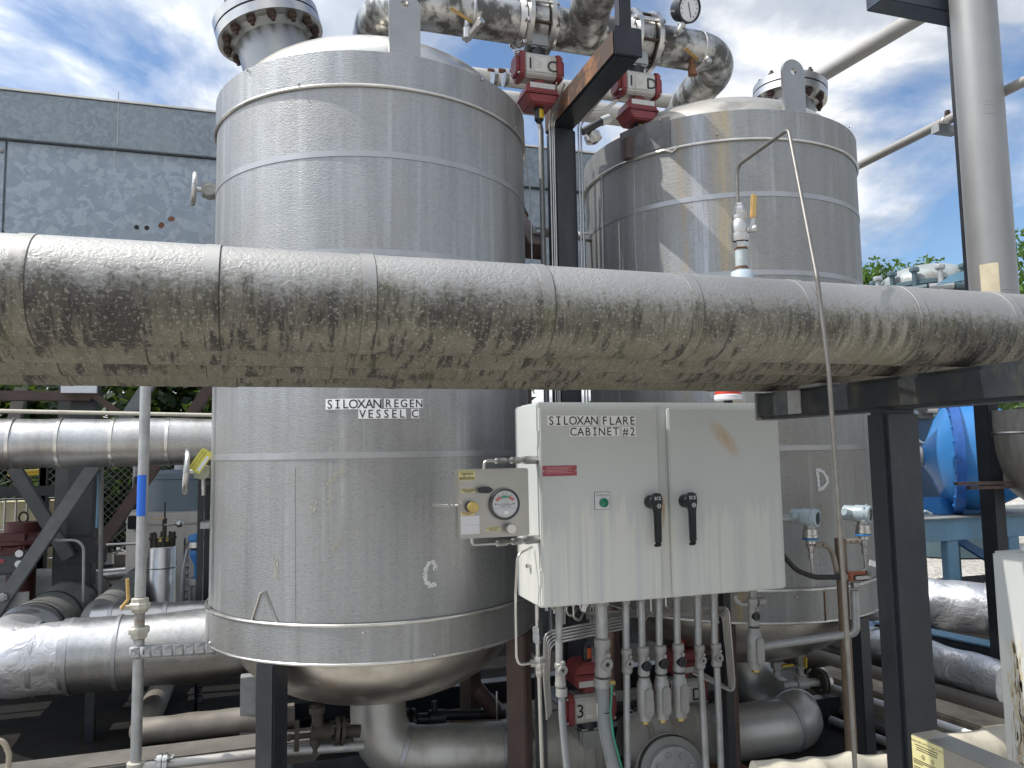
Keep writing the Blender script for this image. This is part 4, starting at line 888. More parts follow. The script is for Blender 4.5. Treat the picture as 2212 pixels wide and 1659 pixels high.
build(MB().hexn((bx, by, k(466)), (0, 0, 1), .0225, .014).hexn((bx, by, k(458)), (0, 0, 1), .017, .016).hexn((bx, by, k(449)), (0, 0, 1), .0135, .014), 'reducer', M_STEEL, r)
build(MB().cyl((bx, by, k(500)), (bx+.035, by-.03, k(498)), .011, n=14).hexn((bx+.03, by-.026, k(498)), (1, -.85, 0), .012, .012), 'stem', M_STEEL, r)
lv = at(1622, 498, Y=by-.03); l2 = at(1627, 470, Y=by-.03); l3 = at(1629, 420, Y=by-.03)
build(MB().bar(lv, l2, .015, .004, (0, -1, 0)), 'lever_arm', M_STEEL, r); build(MB().bar(at(1626, 472, Y=by-.03), l3, .020, .009, (0, -1, 0)), 'lever_grip', M_TAN, r, bevel=.003)
tt = [(bx-.004, by, k(452)), (at(1592, 360, Y=by).x, by, k(360)), at(1703, 279, Y=1.74), at(1765, 600, Y=1.56), at(1790, 800, Y=1.54), at(1822, 1250, Y=1.56), at(1851, 1720, Y=1.60)]
build(MB().tube(tt, .0056, 12, .030, 8), 'vent_tube', M_TUBE, r, ang=60)
from mathutils import noise as mnoise
def lumpy(mb, amt, sc, seed=0):
    """push the vertices about a little: padding, dents"""
    mb.v = [p+V((mnoise.noise(p*sc+V((seed, 0, 0))), mnoise.noise(p*sc+V((0, seed+7, 0))), mnoise.noise(p*sc+V((0, 0, seed+13)))))*amt for p in mb.v]
    return mb
def dense(pts, step):
    out = []
    for a, b in zip(pts, pts[1:]):
        a, b = V(a), V(b); n = max(1, int((b-a).length/step)); out += [a+(b-a)*i/n for i in range(n)]
    return out+[V(pts[-1])]
def rounded(pts, bend, seg=8):
    P = [V(p) for p in pts]; path = [P[0]]
    for a, b, c in zip(P, P[1:], P[2:]):
        d1 = (a-b).normalized(); d2 = (c-b).normalized(); L = min(bend, (a-b).length*.49, (c-b).length*.49); ang = d1.angle(d2)
        for k in range(seg+1):
            t = k/seg; path.append((b+d1*L)*(1-t)**2+b*2*t*(1-t)+(b+d2*L)*t*t)
    return path+[P[-1]]
def clad(name, label, pts, rad, mat, bend=.25, amt=.0, sc=6, bands=(), group=None, step=.04, n=32, bmat=None, cat='pipe'):
    path = dense(rounded(pts, bend), step); r = thing(name, label, cat, path[0], group)
    mb = MB().tube(path, rad, n)
    if amt: lumpy(mb, amt, sc, len(label))
    build(mb, 'jacket', mat, r, ang=70)
    L = len(path)
    for f in bands:
        i = min(L-2, max(1, int(f*L))); d = (path[i+1]-path[i-1]).normalized()
        build(MB().lathe([(rad, -.014), (rad+.005, -.012), (rad+.005, .012), (rad, .014)], path[i], d, n), 'band', bmat or M_BAND, r, ang=50)
    return r

# ---------------------------------------------------------------- piping under the vessels
ZB = .125
clad('outlet_pipe', 'grey aluminium-clad outlet pipe bending out from under the left vessel', [(.527, 4.0, .55), (.527, 3.93, ZB), (1.25, 3.78, ZB)], .138, plain('dull_cladding', (.42, .41, .38), .42, .6, .12, 5, dirt=(.22, .17, .10), damt=.6, dsc=(5, 5, 3)), .24, .004, 9, (.42, .86))
clad('outlet_pipe', 'dull silver outlet pipe with rounded elbow under the right vessel', [(2.15, 3.62, ZB), (2.80, 3.62, ZB), (2.76, 4.05, ZB+.05), (2.586, 4.10, .55)], .138, plain('dull_cladding_elbow', (.48, .47, .45), .40, .65, .10, 5, dirt=(.25, .21, .16), damt=.5, dsc=(5, 5, 3)), .22, .004, 9, (.36, .5))
def blanket(label, a, b, rad, seed):
    a, b = V(a), V(b); r = thing('insulation_blanket', label, 'insulation blanket', (a+b)/2, 'grey cloth insulation blankets round the lower valves')
    L = (b-a).length; n = 26
    prof = [(rad*(.62+.38*min(1, 7*min(i/n, 1-i/n)))*(1+.03*sin(i*2.1+seed)), L*i/n) for i in range(n+1)]
    mb = MB().lathe(prof, a, b-a, 44); lumpy(mb, .035, 7, seed); build(mb, 'cover', M_CLOTH, r, ang=80)
    for f in (.16, .84): build(lumpy(MB().lathe([(rad*.99, -.012), (rad*1.03, -.01), (rad*1.03, .01), (rad*.99, .012)], a+(b-a)*f, b-a, 44), .03, 7, seed), 'strap', plain('cloth_strap', (.22, .205, .18), .9), r)
    k = a+(b-a)*.08+V((0, 0, rad*.9)); build(MB().tube([k+V((.012*cos(t), 0, .012*sin(t))) for t in [i*.7 for i in range(9)]], .003, 6), 'tie_ring', M_STEEL, r)
    return r
blanket('grey cloth blanket wrapped round the valve below the actuator marked 3', (1.16, 3.75, ZB), (1.62, 3.74, ZB-.01), .175, 3)
blanket('grey cloth blanket wrapped round the valve below the actuator marked D', (1.72, 3.70, ZB-.01), (2.36, 3.64, ZB-.015), .172, 9)
fc = at(1452, 1668, Y=3.42)
r = thing('blind_flange', 'bolted blind flange facing the camera at the bottom between the cloth blankets', 'flange', (fc.x, 3.42, fc.z))
ax = V((-.12, -1, .12)).normalized()
build(MB().lathe([(.13, -.36), (.13, -.07), (.165, -.05), (.165, -.02)], fc, ax, 40), 'cloth_neck', M_CLOTH, r, ang=50)
build(MB().lathe([(.155, -.018), (.16, -.016), (.16, .006), (.001, .006)], fc, ax, 48), 'flange', M_PLATE, r, ang=30)
build(MB().lathe([(.12, .006), (.12, .03), (.113, .034), (.001, .034)], fc, ax, 48), 'blind_cover', M_CAST, r, ang=30)
x_, y_, n_ = basis(ax)
for k in range(8): bolt(r, fc+ax*.034+(x_*cos(k*pi/4+.3)+y_*sin(k*pi/4+.3))*.088, ax, .016, .014, M_CAST)
# drain valve assemblies under vessel C
zq = lambda x, y, Y=3.72: at(553+x/4, 1244.25+y/4, Y=Y)
M_GRIME = plain('grimy_iron', (.055, .048, .038), .7, .3, .3, 25, .15)
r = thing('drain_valve', 'grimy iron drain valve with bolted flanges under the left vessel, left of the outlet pipe', 'valve', zq(560, 1350))
c = zq(560, 1345); build(MB().cyl(zq(475, 1345), zq(650, 1345), .036, n=16), 'body', M_GRIME, r)
build(MB().cyl(zq(535, 1290), zq(525, 1110), .026, n=14).cyl(zq(528, 1180), zq(526, 1125), .036, n=14), 'neck', M_GRIME, r)
for x in (700, 748): build(MB().cyl(zq(x-16, 1340), zq(x+16, 1340), .062, n=28), 'flange', M_GRIME, r, bevel=.002)
for k in range(4):
    a = pi/4+k*pi/2; p = zq(724, 1340); build(MB().cyl(p+V((-.04, .047*cos(a), .047*sin(a))), p+V((.045, .047*cos(a), .047*sin(a))), .008, n=8), 'stud', M_GRIME, r)
build(MB().cyl(zq(765, 1340), zq(900, 1340), .028, n=14), 'pipe', M_GRIME, r)
build(MB().bar(zq(350, 1520, 3.69), zq(355, 1245, 3.69), .022, .006, (0, -1, 0)), 'lever', M_GRIME, r, bevel=.002)
build(MB().cyl(zq(285, 1395), zq(470, 1375), .012, n=12).hexn(zq(300, 1395), (-1, 0, 0), .016, .015), 'stem', M_GRIME, r)
build(MB().cyl(zq(510, 1400), zq(508, 1520), .024, n=14), 'lower_neck', M_GRIME, r)
solo(MB().cyl(zq(100, 1522), zq(930, 1468), .022, n=16), 'drain_line', M_GALV, 'thin pale drain pipe running under the left vessel at the drain valve', 'pipe', zq(100, 1522))
r = thing('drain_valve', 'black iron valve with flange under the left vessel, right of the outlet pipe', 'valve', zq(1450, 1240, 4.1))
for x in (1290, 1350): build(MB().cyl(zq(x-18, 1262, 4.1), zq(x+18, 1262, 4.1), .068, n=28), 'flange', M_BLACK, r, bevel=.002)
build(MB().cyl(zq(1390, 1240, 4.1), zq(1490, 1240, 4.1), .03, n=14), 'pipe', M_BLACK, r); build(MB().cyl(zq(1490, 1235, 4.1), zq(1630, 1225, 4.1), .044, n=16), 'body', M_BLACK, r)
build(MB().cyl(zq(1545, 1190, 4.1), zq(1540, 1080, 4.1), .016, n=12), 'stem', M_BLACK, r)
for (y0, y1, x0, x1, rad, Yp, lab, m) in ((1205, 1190, 1600, 2150, .026, 4.12, 'dark pipe leaving the black valve under the left vessel', M_BLACK), (1375, 1290, 1300, 2260, .036, 4.22, 'dark pipe low on the floor behind the outlet pipe', M_BROWN), (1235, 1180, 150, 860, .062, 4.9, 'fat dark pipe behind the grimy drain valve', M_BLACK)):
    solo(MB().cyl(zq(x0, y0, Yp), zq(x1, y1, Yp), rad, n=18), 'floor_pipe', m, lab, 'pipe', zq(x0, y0, Yp))
solo(MB().tube([zq(2080, 1000, 4.0), zq(2085, 1420, 4.0), zq(2010, 1450, 4.0)], .006, 8, .03), 'instrument_tube', M_STEEL, 'thin bent stainless tube low behind the outlet pipe of the left vessel', 'tube', zq(2080, 1000, 4.0))
solo(MB().cyl(zq(1900, 960, 4.1), zq(2070, 1170, 4.1), .04, n=16), 'floor_pipe', M_BROWN, 'short slanting brown pipe under the right side of the left vessel', 'pipe', zq(1900, 960, 4.1))
# skid beams and kerb
r = thing('skid', 'black steel skid frame under the vessels', 'skid frame', (1.6, 4.2, .02))
build(MB().bb(.05, 3.25, 3.92, 4.0, .021, .125), 'beam', M_BLACK, r, bevel=.004); build(MB().bb(-.02, 3.25, 4.84, 4.94, .021, .15), 'beam', M_BLACK, r, bevel=.004)
for x in (1.30, 1.72): build(MB().bb(x-.06, x+.06, 4.001, 4.839, .021, .09), 'cross_member', M_BLACK, r, bevel=.004)
build(MB().bb(.96, 1.25, 3.99+.012, 4.3, .128, .136), 'base_plate', M_RUST, r)
struct(MB().bb(-5, 5.2, 4.40, 4.62, .021, .085), 'kerb', M_CONC, bevel=.008)
struct(MB().bb(-5, .0, 4.20, 4.39, .021, .052), 'kerb_step', M_CONC, bevel=.006)

# ---------------------------------------------------------------- left side: clad pipes
ZL, YL, RL = .51, 5.0, .198
zl = at(300, 1405, Y=YL).z
cxl = at(62, 1400, Y=YL).x-.16; yf = 7.4
xm = at(148, 1410, Y=YL).x
r = clad('clad_pipe', 'fat silver pipe with crumpled elbow at the lower left, running behind the left vessel', [(cxl, 5.55, zl), (cxl, YL, zl), (xm, YL, zl)], RL, M_FOIL, .30, .026, 5, (.55, .80), None, .03, 40)
build(lumpy(MB().tube(dense([(xm-.02, YL, zl), (.35, YL, zl)], .04), RL+.006, 48), .012, 4, 3), 'straight_jacket', M_SHINY, r, ang=70)
for x in (156, 258): build(MB().lathe([(RL+.006, -.012), (RL+.012, -.010), (RL+.012, .010), (RL+.006, .012)], (at(x, 1400, Y=YL).x, YL, zl), (1, 0, 0), 40), 'band', M_BAND, r)
xf = at(185, 1292, Y=yf).x
clad('wrapped_pipe', 'fat grey wrapped pipe snaking back from the crumpled silver elbow', [(cxl, 5.40, zl), (cxl, yf, zl), (cxl-2.2, yf, zl)], RL*.98, M_WRAP, .34, .012, 8, (.08, .2, .33, .45), None, .05, 36, M_INK)
a = at(336, 1215, Y=7.2); b = at(205, 1338, Y=5.55)
clad('wrapped_pipe', 'slimmer grey wrapped pipe rising to a foil elbow beside the stainless filter', [(a.x, a.y, .05), (a.x, a.y, a.z-.03), (b.x, b.y, b.z), (b.x+.10, b.y-.06, b.z-.03)], .098, M_WRAP, .12, .010, 9, (.3, .5), None, .04, 28, M_INK)
a = at(200, 1345, Y=5.5); b = at(470, 1330, Y=5.5)
clad('clad_pipe', 'slim silver pipe just above and behind the fat silver pipe', [a, b], .105, M_SHINY, .1, .008, 6, (.18, .55), None, .05)
a = at(-60, 960, Y=5.6); b = at(520, 953, Y=5.6)
r = clad('clad_pipe', 'shiny dented silver pipe running level behind the left vessel above the fence', [V((-4.5, 5.6, a.z)), V((.7, 5.6, b.z))], .158, M_SHINY, .1, .010, 4.5, (), None, .04, 48)
for x in (12, 118, 236, 358): X = at(x, 960, Y=5.44).x; build(MB().lathe([(.160, -.012), (.1635, -.010), (.1635, .010), (.160, .012)], (X, 5.6, b.z), (1, 0, 0), 48), 'band', M_LIP, r)
a = at(0, 888, Y=5.9); b = at(457, 897, Y=5.9)
solo(MB().cyl(a+(a-b)*1.5, b+(b-a)*.3, .014, n=12), 'thin_pipe', M_CREAM, 'thin beige pipe running just above the shiny dented silver pipe', 'pipe', a)
# floor pipe at lower left
a = at(356, 1470, Z=.12); b = at(308, 1580, Z=.12); c = at(545, 1556, Z=.12)
clad('floor_pipe', 'grey-brown pipe bent at a corner on the dark floor at the lower left', [a, b, c+(c-b)*.4], .072, plain('dull_brown_cladding', (.20, .18, .155), .6, .3, .2, 6), .03, .008, 9, (), None, .04)
# little supports
for (x, y0, Yp, m, lab) in ((197, 1485, 5.0, M_BLACK, 'thin black stand under the left part of the fat silver pipe'), (537, 1470, 4.72, M_GALV, 'grey stand beside the bottom of the left vessel')):
    p = at(x, y0, Y=Yp); wd = .05 if m is M_BLACK else .085
    solo(MB().bb(p.x-wd/2, p.x+wd/2, Yp-wd/2, Yp+wd/2, .02, p.z+.03), 'pipe_stand', m, lab, 'stand', (p.x, Yp, .02), bevel=.003)
p = at(430, 1465, Y=5.0); r = thing('slotted_stand', 'dark slotted channel standing under the right part of the fat silver pipe', 'stand', (p.x, 5.0, .02))
strut(r, (p.x, 5.0, .02), (p.x, 5.0, p.z+.04), (1, 0, 0), .04, 7); r.children[0].data.materials[0] = M_BLACK
# riser with ball valve, tape, strut
YR = 3.9; xr = at(305, 1200, Y=YR).x; R_ = .0235; kz = lambda y: at(305, y, Y=YR).z
r = thing('riser_pipe', 'grey vertical riser pipe with ball valve and blue tape left of the left vessel', 'pipe', (xr, YR, kz(1655)))
build(MB().cyl((xr, YR, kz(1292)), (xr, YR, kz(830)+.6), R_, n=20), 'upper_pipe', M_GALV, r)
build(MB().cyl((xr, YR, kz(1652)), (xr, YR, kz(1380)), R_, n=20), 'lower_pipe', M_GALV, r)
build(MB().cyl((xr, YR, kz(1360)), (xr, YR, kz(1315)), R_*.95, n=20), 'rusty_nipple', plain('rusty_galvanised', (.30, .29, .27), .6, .3, .1, 20, dirt=(.22, .10, .05), damt=.8, dsc=(9, 9, 22)), r)
M_PALE = plain('pale_cast_valve', (.52, .50, .44), .5, .3, .1, 25)
build(MB().lathe([(R_*1.35, kz(1322)), (R_*1.5, kz(1318)), (R_*1.9, kz(1313)), (R_*1.9, kz(1303)), (R_*1.55, kz(1300)), (R_*1.55, kz(1292)), (R_*1.2, kz(1290))], (xr, YR, 0), (0, 0, 1), 8), 'ball_valve', M_PALE, r, ang=25)
build(MB().cyl((xr-.03, YR-.02, kz(1308)), (xr-.075, YR-.035, kz(1308)), .011, n=12), 'valve_stem', M_PALE, r)
build(MB().tube([(xr-.07, YR-.04, kz(1308)), at(277, 1295, Y=YR-.05), at(275, 1250, Y=YR-.05)], .008, 8, .015), 'lever', M_TAN, r)
build(MB().hexn((xr, YR, kz(1378)), (0, 0, 1), R_*1.55, .03).hexn((xr, YR, kz(1368)), (0, 0, 1), R_*2.0, .03), 'union', M_PALE, r)
tp = MB(); tp.lathe([(R_+.0012, kz(1114)), (R_+.0012, kz(1026))], (xr, YR, 0), (0, 0, 1), 14, a0=-1.3, a1=.7)
build(tp, 'blue_tape', M_BTAPE, r); build(MB().lathe([(R_, kz(1658)), (R_*1.6, kz(1656)), (R_*1.6, kz(1645)), (R_, kz(1643))], (xr, YR, 0), (0, 0, 1), 20), 'coupling', M_PALE, r)
a = at(330, 1654, Y=YR); b = at(560, 1628, Y=YR)
r = thing('flanged_line', 'pale horizontal pipe with small bolted flange at the bottom left', 'pipe', a)
build(MB().cyl(V((xr, YR, a.z)), b+(b-a)*.5, .021, n=18), 'pipe', plain('pale_pipe', (.55, .53, .50), .45, .3, .08), r)
for x in (345, 357): p = at(x, 1651, Y=YR); build(MB().cyl(p-V((.010, 0, 0)), p+V((.010, 0, 0)), .048, n=24), 'flange', M_STEEL, r, bevel=.002)
for k in range(4): p = at(351, 1651, Y=YR)+V((0, .036*cos(k*pi/2+.6), .036*sin(k*pi/2+.6))); build(MB().cyl(p-V((.03, 0, 0)), p+V((.045, 0, 0)), .006, n=8).hexn(p+V((.022, 0, 0)), (1, 0, 0), .012, .012), 'stud', M_STEEL, r)
r = thing('slotted_strut', 'galvanised slotted strut reaching from the riser pipe to the left vessel skirt', 'strut', at(280, 1410, Y=3.86))
strut(r, at(279, 1412, Y=3.865), at(466, 1399, Y=3.865), (0, 0, 1), .050, 8)
solo(MB().tube([at(-20, 1598, Y=3.5), at(8, 1600, Y=3.5), at(20, 1630, Y=3.5), at(16, 1680, Y=3.5)], .010, 10, .06), 'hose', plain('tan_hose', (.36, .31, .24), .6), 'tan hose bend at the very bottom left corner', 'hose', at(0, 1600, Y=3.5))
# handwheel valves on the vessel
def wheel_valve(label, x, y, Yv, tagged):
    p = at(x, y, Y=Yv); q = at(470, y+3, Y=Yv); r = thing('handwheel_valve', label, 'valve', q, 'small handwheel valves on the left vessel'); ax = V((-1, -.12, .04)).normalized()
    k = .075 if not tagged else .10
    build(MB().tube([p+(basis(ax)[0]*cos(t)+basis(ax)[1]*sin(t))*k for t in [i*2*pi/36 for i in range(37)]], .012, 10, caps=False), 'handwheel', M_STEEL, r)
    x_, y_, n_ = basis(ax)
    for t in (0, 2*pi/3, 4*pi/3): build(MB().bar(p, p+(x_*cos(t+.4)+y_*sin(t+.4))*k, .014, .006, ax), 'spoke', M_STEEL, r)
    build(MB().cyl(p, p-ax*.16, .012, n=12), 'stem', M_STEEL, r)
    m = M_CAST if not tagged else plain('pale_green_valve', (.33, .35, .27), .5, .2, .08)
    build(MB().box(p-ax*.075, (.075, .06, .06)).cyl(p-ax*.075+V((0, .04, 0)), p-ax*.075-V((0, .045, 0)), .036, n=20), 'body', m, r, bevel=.004)
    build(MB().tube([p-ax*.075+V((.02*cos(t), -.046, .02*sin(t))) for t in [i*.5 for i in range(8)]], .0022, 6), 'cast_ring', m, r)
    build(MB().hexn(p-ax*.115, -ax, .022, .02).hexn(p-ax*.145, -ax, .026, .05), 'nut', M_BRASS if tagged else M_STEEL, r)
    if tagged:
        c = at(434, 996, Y=Yv-.07); a_ = radians(57); ux = V((cos(a_), 0, sin(a_))); uy = V((-sin(a_), 0, cos(a_)))
        build(MB().prism([(-.055, -.028), (.05, -.028), (.058, -.02), (.058, .022), (.05, .030), (-.055, .030)], c, ux, uy, (0, -.0012, 0)), 'tag', M_TAGY, r)
        t = MB(); write(t, 'DEPARTMENT OF LABOR', c+uy*.018+V((0, -.0018, 0)), ux, uy, .0085); write(t, 'BOILER SAFETY BUREAU', c+uy*.005+V((0, -.0018, 0)), ux, uy, .0095); build(t, 'lettering', M_INK, r)
        build(MB().prism([(-.045, -.022), (.035, -.022), (.035, -.008), (-.045, -.008)], c+V((0, -.0013, 0)), ux, uy, (0, -.0005, 0)), 'blank_field', M_WHITEP, r)
        build(MB().cyl(at(440, 1022, Y=Yv), at(440, 1070, Y=Yv), .010, n=10), 'drain_stub', M_STEEL, r)
    return r
wheel_valve('small handwheel valve at the upper left edge of the left vessel', 419, 408, 4.12, False)
wheel_valve('handwheel valve with yellow tag at the left edge of the left vessel', 402, 1019, 4.02, True)

# ---------------------------------------------------------------- galvanised housing on its frame
FB = 6.35; zt_, zs_, zb_ = 4.345, 3.965, 3.262
r = thing('duct_housing', 'large spangled galvanised housing raised on a steel frame behind the left vessel', 'housing', (-1, 7.5, zb_))
build(MB().bb(-7, 4.6, FB+.03, 8.6, zb_+.02, zt_-.05), 'box', M_SPANGLE, r)
build(MB().bb(-7.05, 4.65, FB-.035, FB+.028, zs_, zt_-.02), 'fascia', M_SPANGLE2, r, bevel=.004)
build(MB().bb(-7.08, 4.68, FB-.05, 8.6, zt_-.018, zt_), 'roof_edge', M_LIP, r, bevel=.003); build(MB().bb(-7.0, 4.6, FB+.03, 8.55, zt_+.001, zt_+.025), 'roof', M_SPANGLE, r)
edges_ = [-7, -5.3, at(10, 400, Y=FB).x, at(10, 400, Y=FB).x+2.35, at(10, 400, Y=FB).x+4.6, 4.6]
for a, b in zip(edges_, edges_[1:]): build(MB().bb(a+.008, b-.008, FB+.006, FB+.029, zb_, zs_-.008), 'wall_panel', M_SPANGLE, r, bevel=.003)
build(MB().bb(-7, 4.6, FB+.004, FB+.12, zb_-.03, zb_-.001), 'bottom_flange', M_BROWN, r)
for x, y, m in ((295, 491, M_INK), (317, 492, M_INK)): p = at(x, y, Y=FB+.004); build(MB().cyl(p, p+V((0, .0015, 0)), .018, n=18), 'drill_hole', m, r)
for x, y, a_ in ((348, 486, .9), (370, 472, 0)): p = at(x, y, Y=FB+.004); build(MB().prism([(-.02, -.02), (.015, -.022), (.026, .0), (.012, .018), (-.016, .014), (-.024, 0)], p, (cos(a_), 0, sin(a_)), (-sin(a_), 0, cos(a_)), (0, .0015, 0)), 'rust_spot', M_RUST, r)
bolt(r, at(2, 325, Y=FB), (0, -1, 0), .02, .015, M_GALV)
for x, y, L in ((255, 255, .42), (249, 330, .16)): p = at(x, y, Y=FB-.037 if y < 300 else FB+.004); build(MB().bb(p.x-.004, p.x+.003, p.y-.0012, p.y, p.z-L/2, p.z+L/2), 'runoff_streak', plain('pale_streak', (.42, .43, .43), .6), r)
r = thing('steel_structure', 'dark steel columns and galvanised braces carrying the raised housing', 'frame', (-2, 6.7, 0))
def member(n, x0, y0, x1, y1, Yp, wd, m, dpt=.09): build(MB().bar(at(x0, y0, Y=Yp), at(x1, y1, Y=Yp), wd, dpt, (0, 1, 0)), n, m, r, bevel=.004)
xcol = at(182, 1000, Y=6.75).x; build(MB().bb(xcol-.09, xcol+.09, 6.66, 6.84, .02, 3.23), 'column', plain('dark_grey_paint', (.045, .05, .053), .5, 0, .15, 8), r, bevel=.006)
xcol = at(140, 1000, Y=6.9).x; build(MB().bb(xcol-.055, xcol+.055, 6.86, 6.97, .02, 3.23), 'column', plain('mid_grey_paint', (.10, .10, .097), .5, 0, .15, 8), r, bevel=.004)
xcol = 2.2; build(MB().bb(xcol-.09, xcol+.09, 6.66, 6.84, .02, 3.23), 'column', M_BROWN, r, bevel=.006)
member('brace', 330, 820, -30, 1352, 6.05, .085, plain('galvanised_brace', (.15, .16, .165), .5, .35, .15, 14), .075)
member('brace', 30, 1010, 150, 1205, 6.5, .09, plain('dull_brace', (.085, .09, .09), .55, .2, .15), .07)
member('brace', 455, 835, 215, 1180, 6.5, .085, M_BROWN, .07); member('brace', 48, 838, 8, 1010, 6.9, .09, plain('tan_grey_brace', (.19, .175, .155), .6), .07)
member('beam', -20, 855, 200, 856, 6.62, .075, M_BROWN, .08); member('bracket', 200, 852, 258, 893, 6.6, .05, M_BROWN, .05)
member('beam', 120, 1188, 232, 1187, 6.6, .19, M_BLACK, .03)
p = at(20, 1290, Y=6.02); build(MB().bb(p.x-.14, p.x+.10, 6.08, 6.09, p.z-.3, p.z+.02), 'gusset', M_GALV, r); bolt(r, at(7, 1290, Y=6.0), (0, -1, 0), .03, .02, M_GALV)
p = at(170, 840, Y=6.5); tag(build(MB().bb(p.x-.12, p.x+.12, 6.5, 6.54, p.z-.03, p.z+.03), 'junction_box', M_LILAC, base=(p.x, 6.5, p.z)), 'pale flat box fixed on the dark column under the galvanised housing', 'box')
for (pts, rad, m, lab) in (([(219, 1010), (217, 1295)], .016, M_WRAP, 'thin grey pole standing before the dark column'), ([(215, 1015), (210, 1140)], .012, M_LBLUE, 'pale blue rod hanging beside the dark column'), ([(95, 1168), (181, 1166), (180, 1300)], .010, M_GALV, 'thin bent tube loop beside the dark column')):
    P_ = [at(x, y, Y=6.1) for x, y in pts]; solo(MB().tube(P_, rad, 10, .08), 'thin_pole', m, lab, 'pole', P_[-1])

# ---------------------------------------------------------------- fence and clutter behind the left side
YF = 9.6; r = thing('chain_link_fence', 'chain link fence with galvanised posts in front of dark woods at the left', 'fence', (-2, YF, 0))
mb = MB(); x0, x1, H = -6.0, 3.0, 1.95; s = .078; n = int((x1-x0+H)/s)
for k in range(n):
    for sg in (1, -1):
        c_ = x0-H+k*s if sg > 0 else x0+k*s
        za = max(0, (x0-c_)) if sg > 0 else max(0, c_-x1); zb2 = min(H, (x1-c_)) if sg > 0 else min(H, c_-x0)
        if zb2 <= za: continue
        X = lambda z: c_+z if sg > 0 else c_-z
        mb.tube([(X(za), YF, za+.03), (X(zb2), YF+.002*sg, zb2+.03)], .0032, 3, caps=False)
build(mb, 'wire_mesh', plain('fence_wire', (.22, .23, .23), .5, .4, .1), r)
for x in (292, -150, 700): X = at(x, 1100, Y=YF).x; build(MB().cyl((X, YF, 0), (X, YF, 2.0), .035, n=14).ball((X, YF, 2.0), .037, 14, 8), 'fence_post', M_GALV, r)
build(MB().cyl((x0, YF, 1.99), (x1, YF, 1.99), .02, n=10), 'top_rail', M_GALV, r)
# two-tone tank
Yt = 7.6; xc = at(405, 1200, Y=Yt).x; d_ = 7.1
zs1 = at(375, 1106, Y=Yt-.4).z; zt1 = at(375, 1036, Y=Yt-.3).z
r = thing('round_tank', 'round tank with blue-grey upper drum on a wider off-white base behind the riser pipe', 'tank', (xc, Yt, .02))
build(MB().lathe([(.50, .02), (.50, zs1-.02), (.49, zs1), (.385, zs1+.004)], (xc, Yt, 0), (0, 0, 1), 56), 'base_drum', M_OFFW, r, ang=40)
build(MB().lathe([(.505, zs1-.10), (.508, zs1-.09), (.505, zs1-.08)], (xc, Yt, 0), (0, 0, 1), 56), 'rim', M_OFFW, r)
build(MB().lathe([(.38, zs1), (.38, zt1), (.39, zt1+.005), (.39, zt1+.05), (.36, zt1+.075), (.001, zt1+.09)], (xc, Yt, 0), (0, 0, 1), 56), 'upper_drum', M_BGREY, r, ang=40)
p = at(388, 1022, Y=7.45); build(MB().cyl((p.x, 7.5, zt1+.08), (p.x, 7.5, zt1+.14), .05, n=16), 'cap', M_WHITEP, r)
# stainless filter
Yf2 = 6.35; xc = at(350, 1240, Y=Yf2).x; zq2 = lambda y: at(350, y, Y=Yf2).z
r = thing('filter_housing', 'stainless filter housing with bolted lid and small valve on top', 'filter', (xc, Yf2, .02))
build(MB().lathe([(.098, .02), (.098, zq2(1183)), (.09, zq2(1180))], (xc, Yf2, 0), (0, 0, 1), 36), 'shell', M_STEEL, r, ang=40)
build(MB().lathe([(.104, zq2(1226)), (.107, zq2(1224)), (.104, zq2(1222))], (xc, Yf2, 0), (0, 0, 1), 36), 'rim', M_STEEL, r)
build(MB().cyl((xc, Yf2, zq2(1180)), (xc, Yf2, zq2(1168)), .075, n=30), 'lid_flange', M_GRIME, r); build(MB().lathe([(.07, zq2(1168)), (.06, zq2(1162)), (.001, zq2(1159))], (xc, Yf2, 0), (0, 0, 1), 30), 'lid', M_BRASS, r)
for k in range(8): a = k*pi/4+.2; build(MB().cyl((xc+.078*cos(a), Yf2+.078*sin(a), zq2(1182)), (xc+.078*cos(a), Yf2+.078*sin(a), zq2(1150)), .011, n=8).hexn((xc+.078*cos(a), Yf2+.078*sin(a), zq2(1165)), (0, 0, 1), .019, .02), 'swing_bolt', M_GRIME, r)
build(MB().cyl((xc+.01, Yf2, zq2(1160)), (xc+.01, Yf2, zq2(1120)), .016, n=12).cyl((xc+.01, Yf2, zq2(1120)), (xc+.01, Yf2, zq2(1085)), .006, n=8), 'top_valve', M_GRIME, r)
build(MB().bar((xc-.06, Yf2-.02, zq2(1121)), (xc+.01, Yf2-.02, zq2(1120)), .014, .008), 'lever', M_TAN, r)
build(MB().cyl((xc+.01, Yf2-.01, zq2(1134)), (xc+.10, Yf2-.01, zq2(1132)), .009, n=10).ball((xc+.115, Yf2-.01, zq2(1132)), .03, 14, 8), 'gauge_ball', M_STEEL, r)
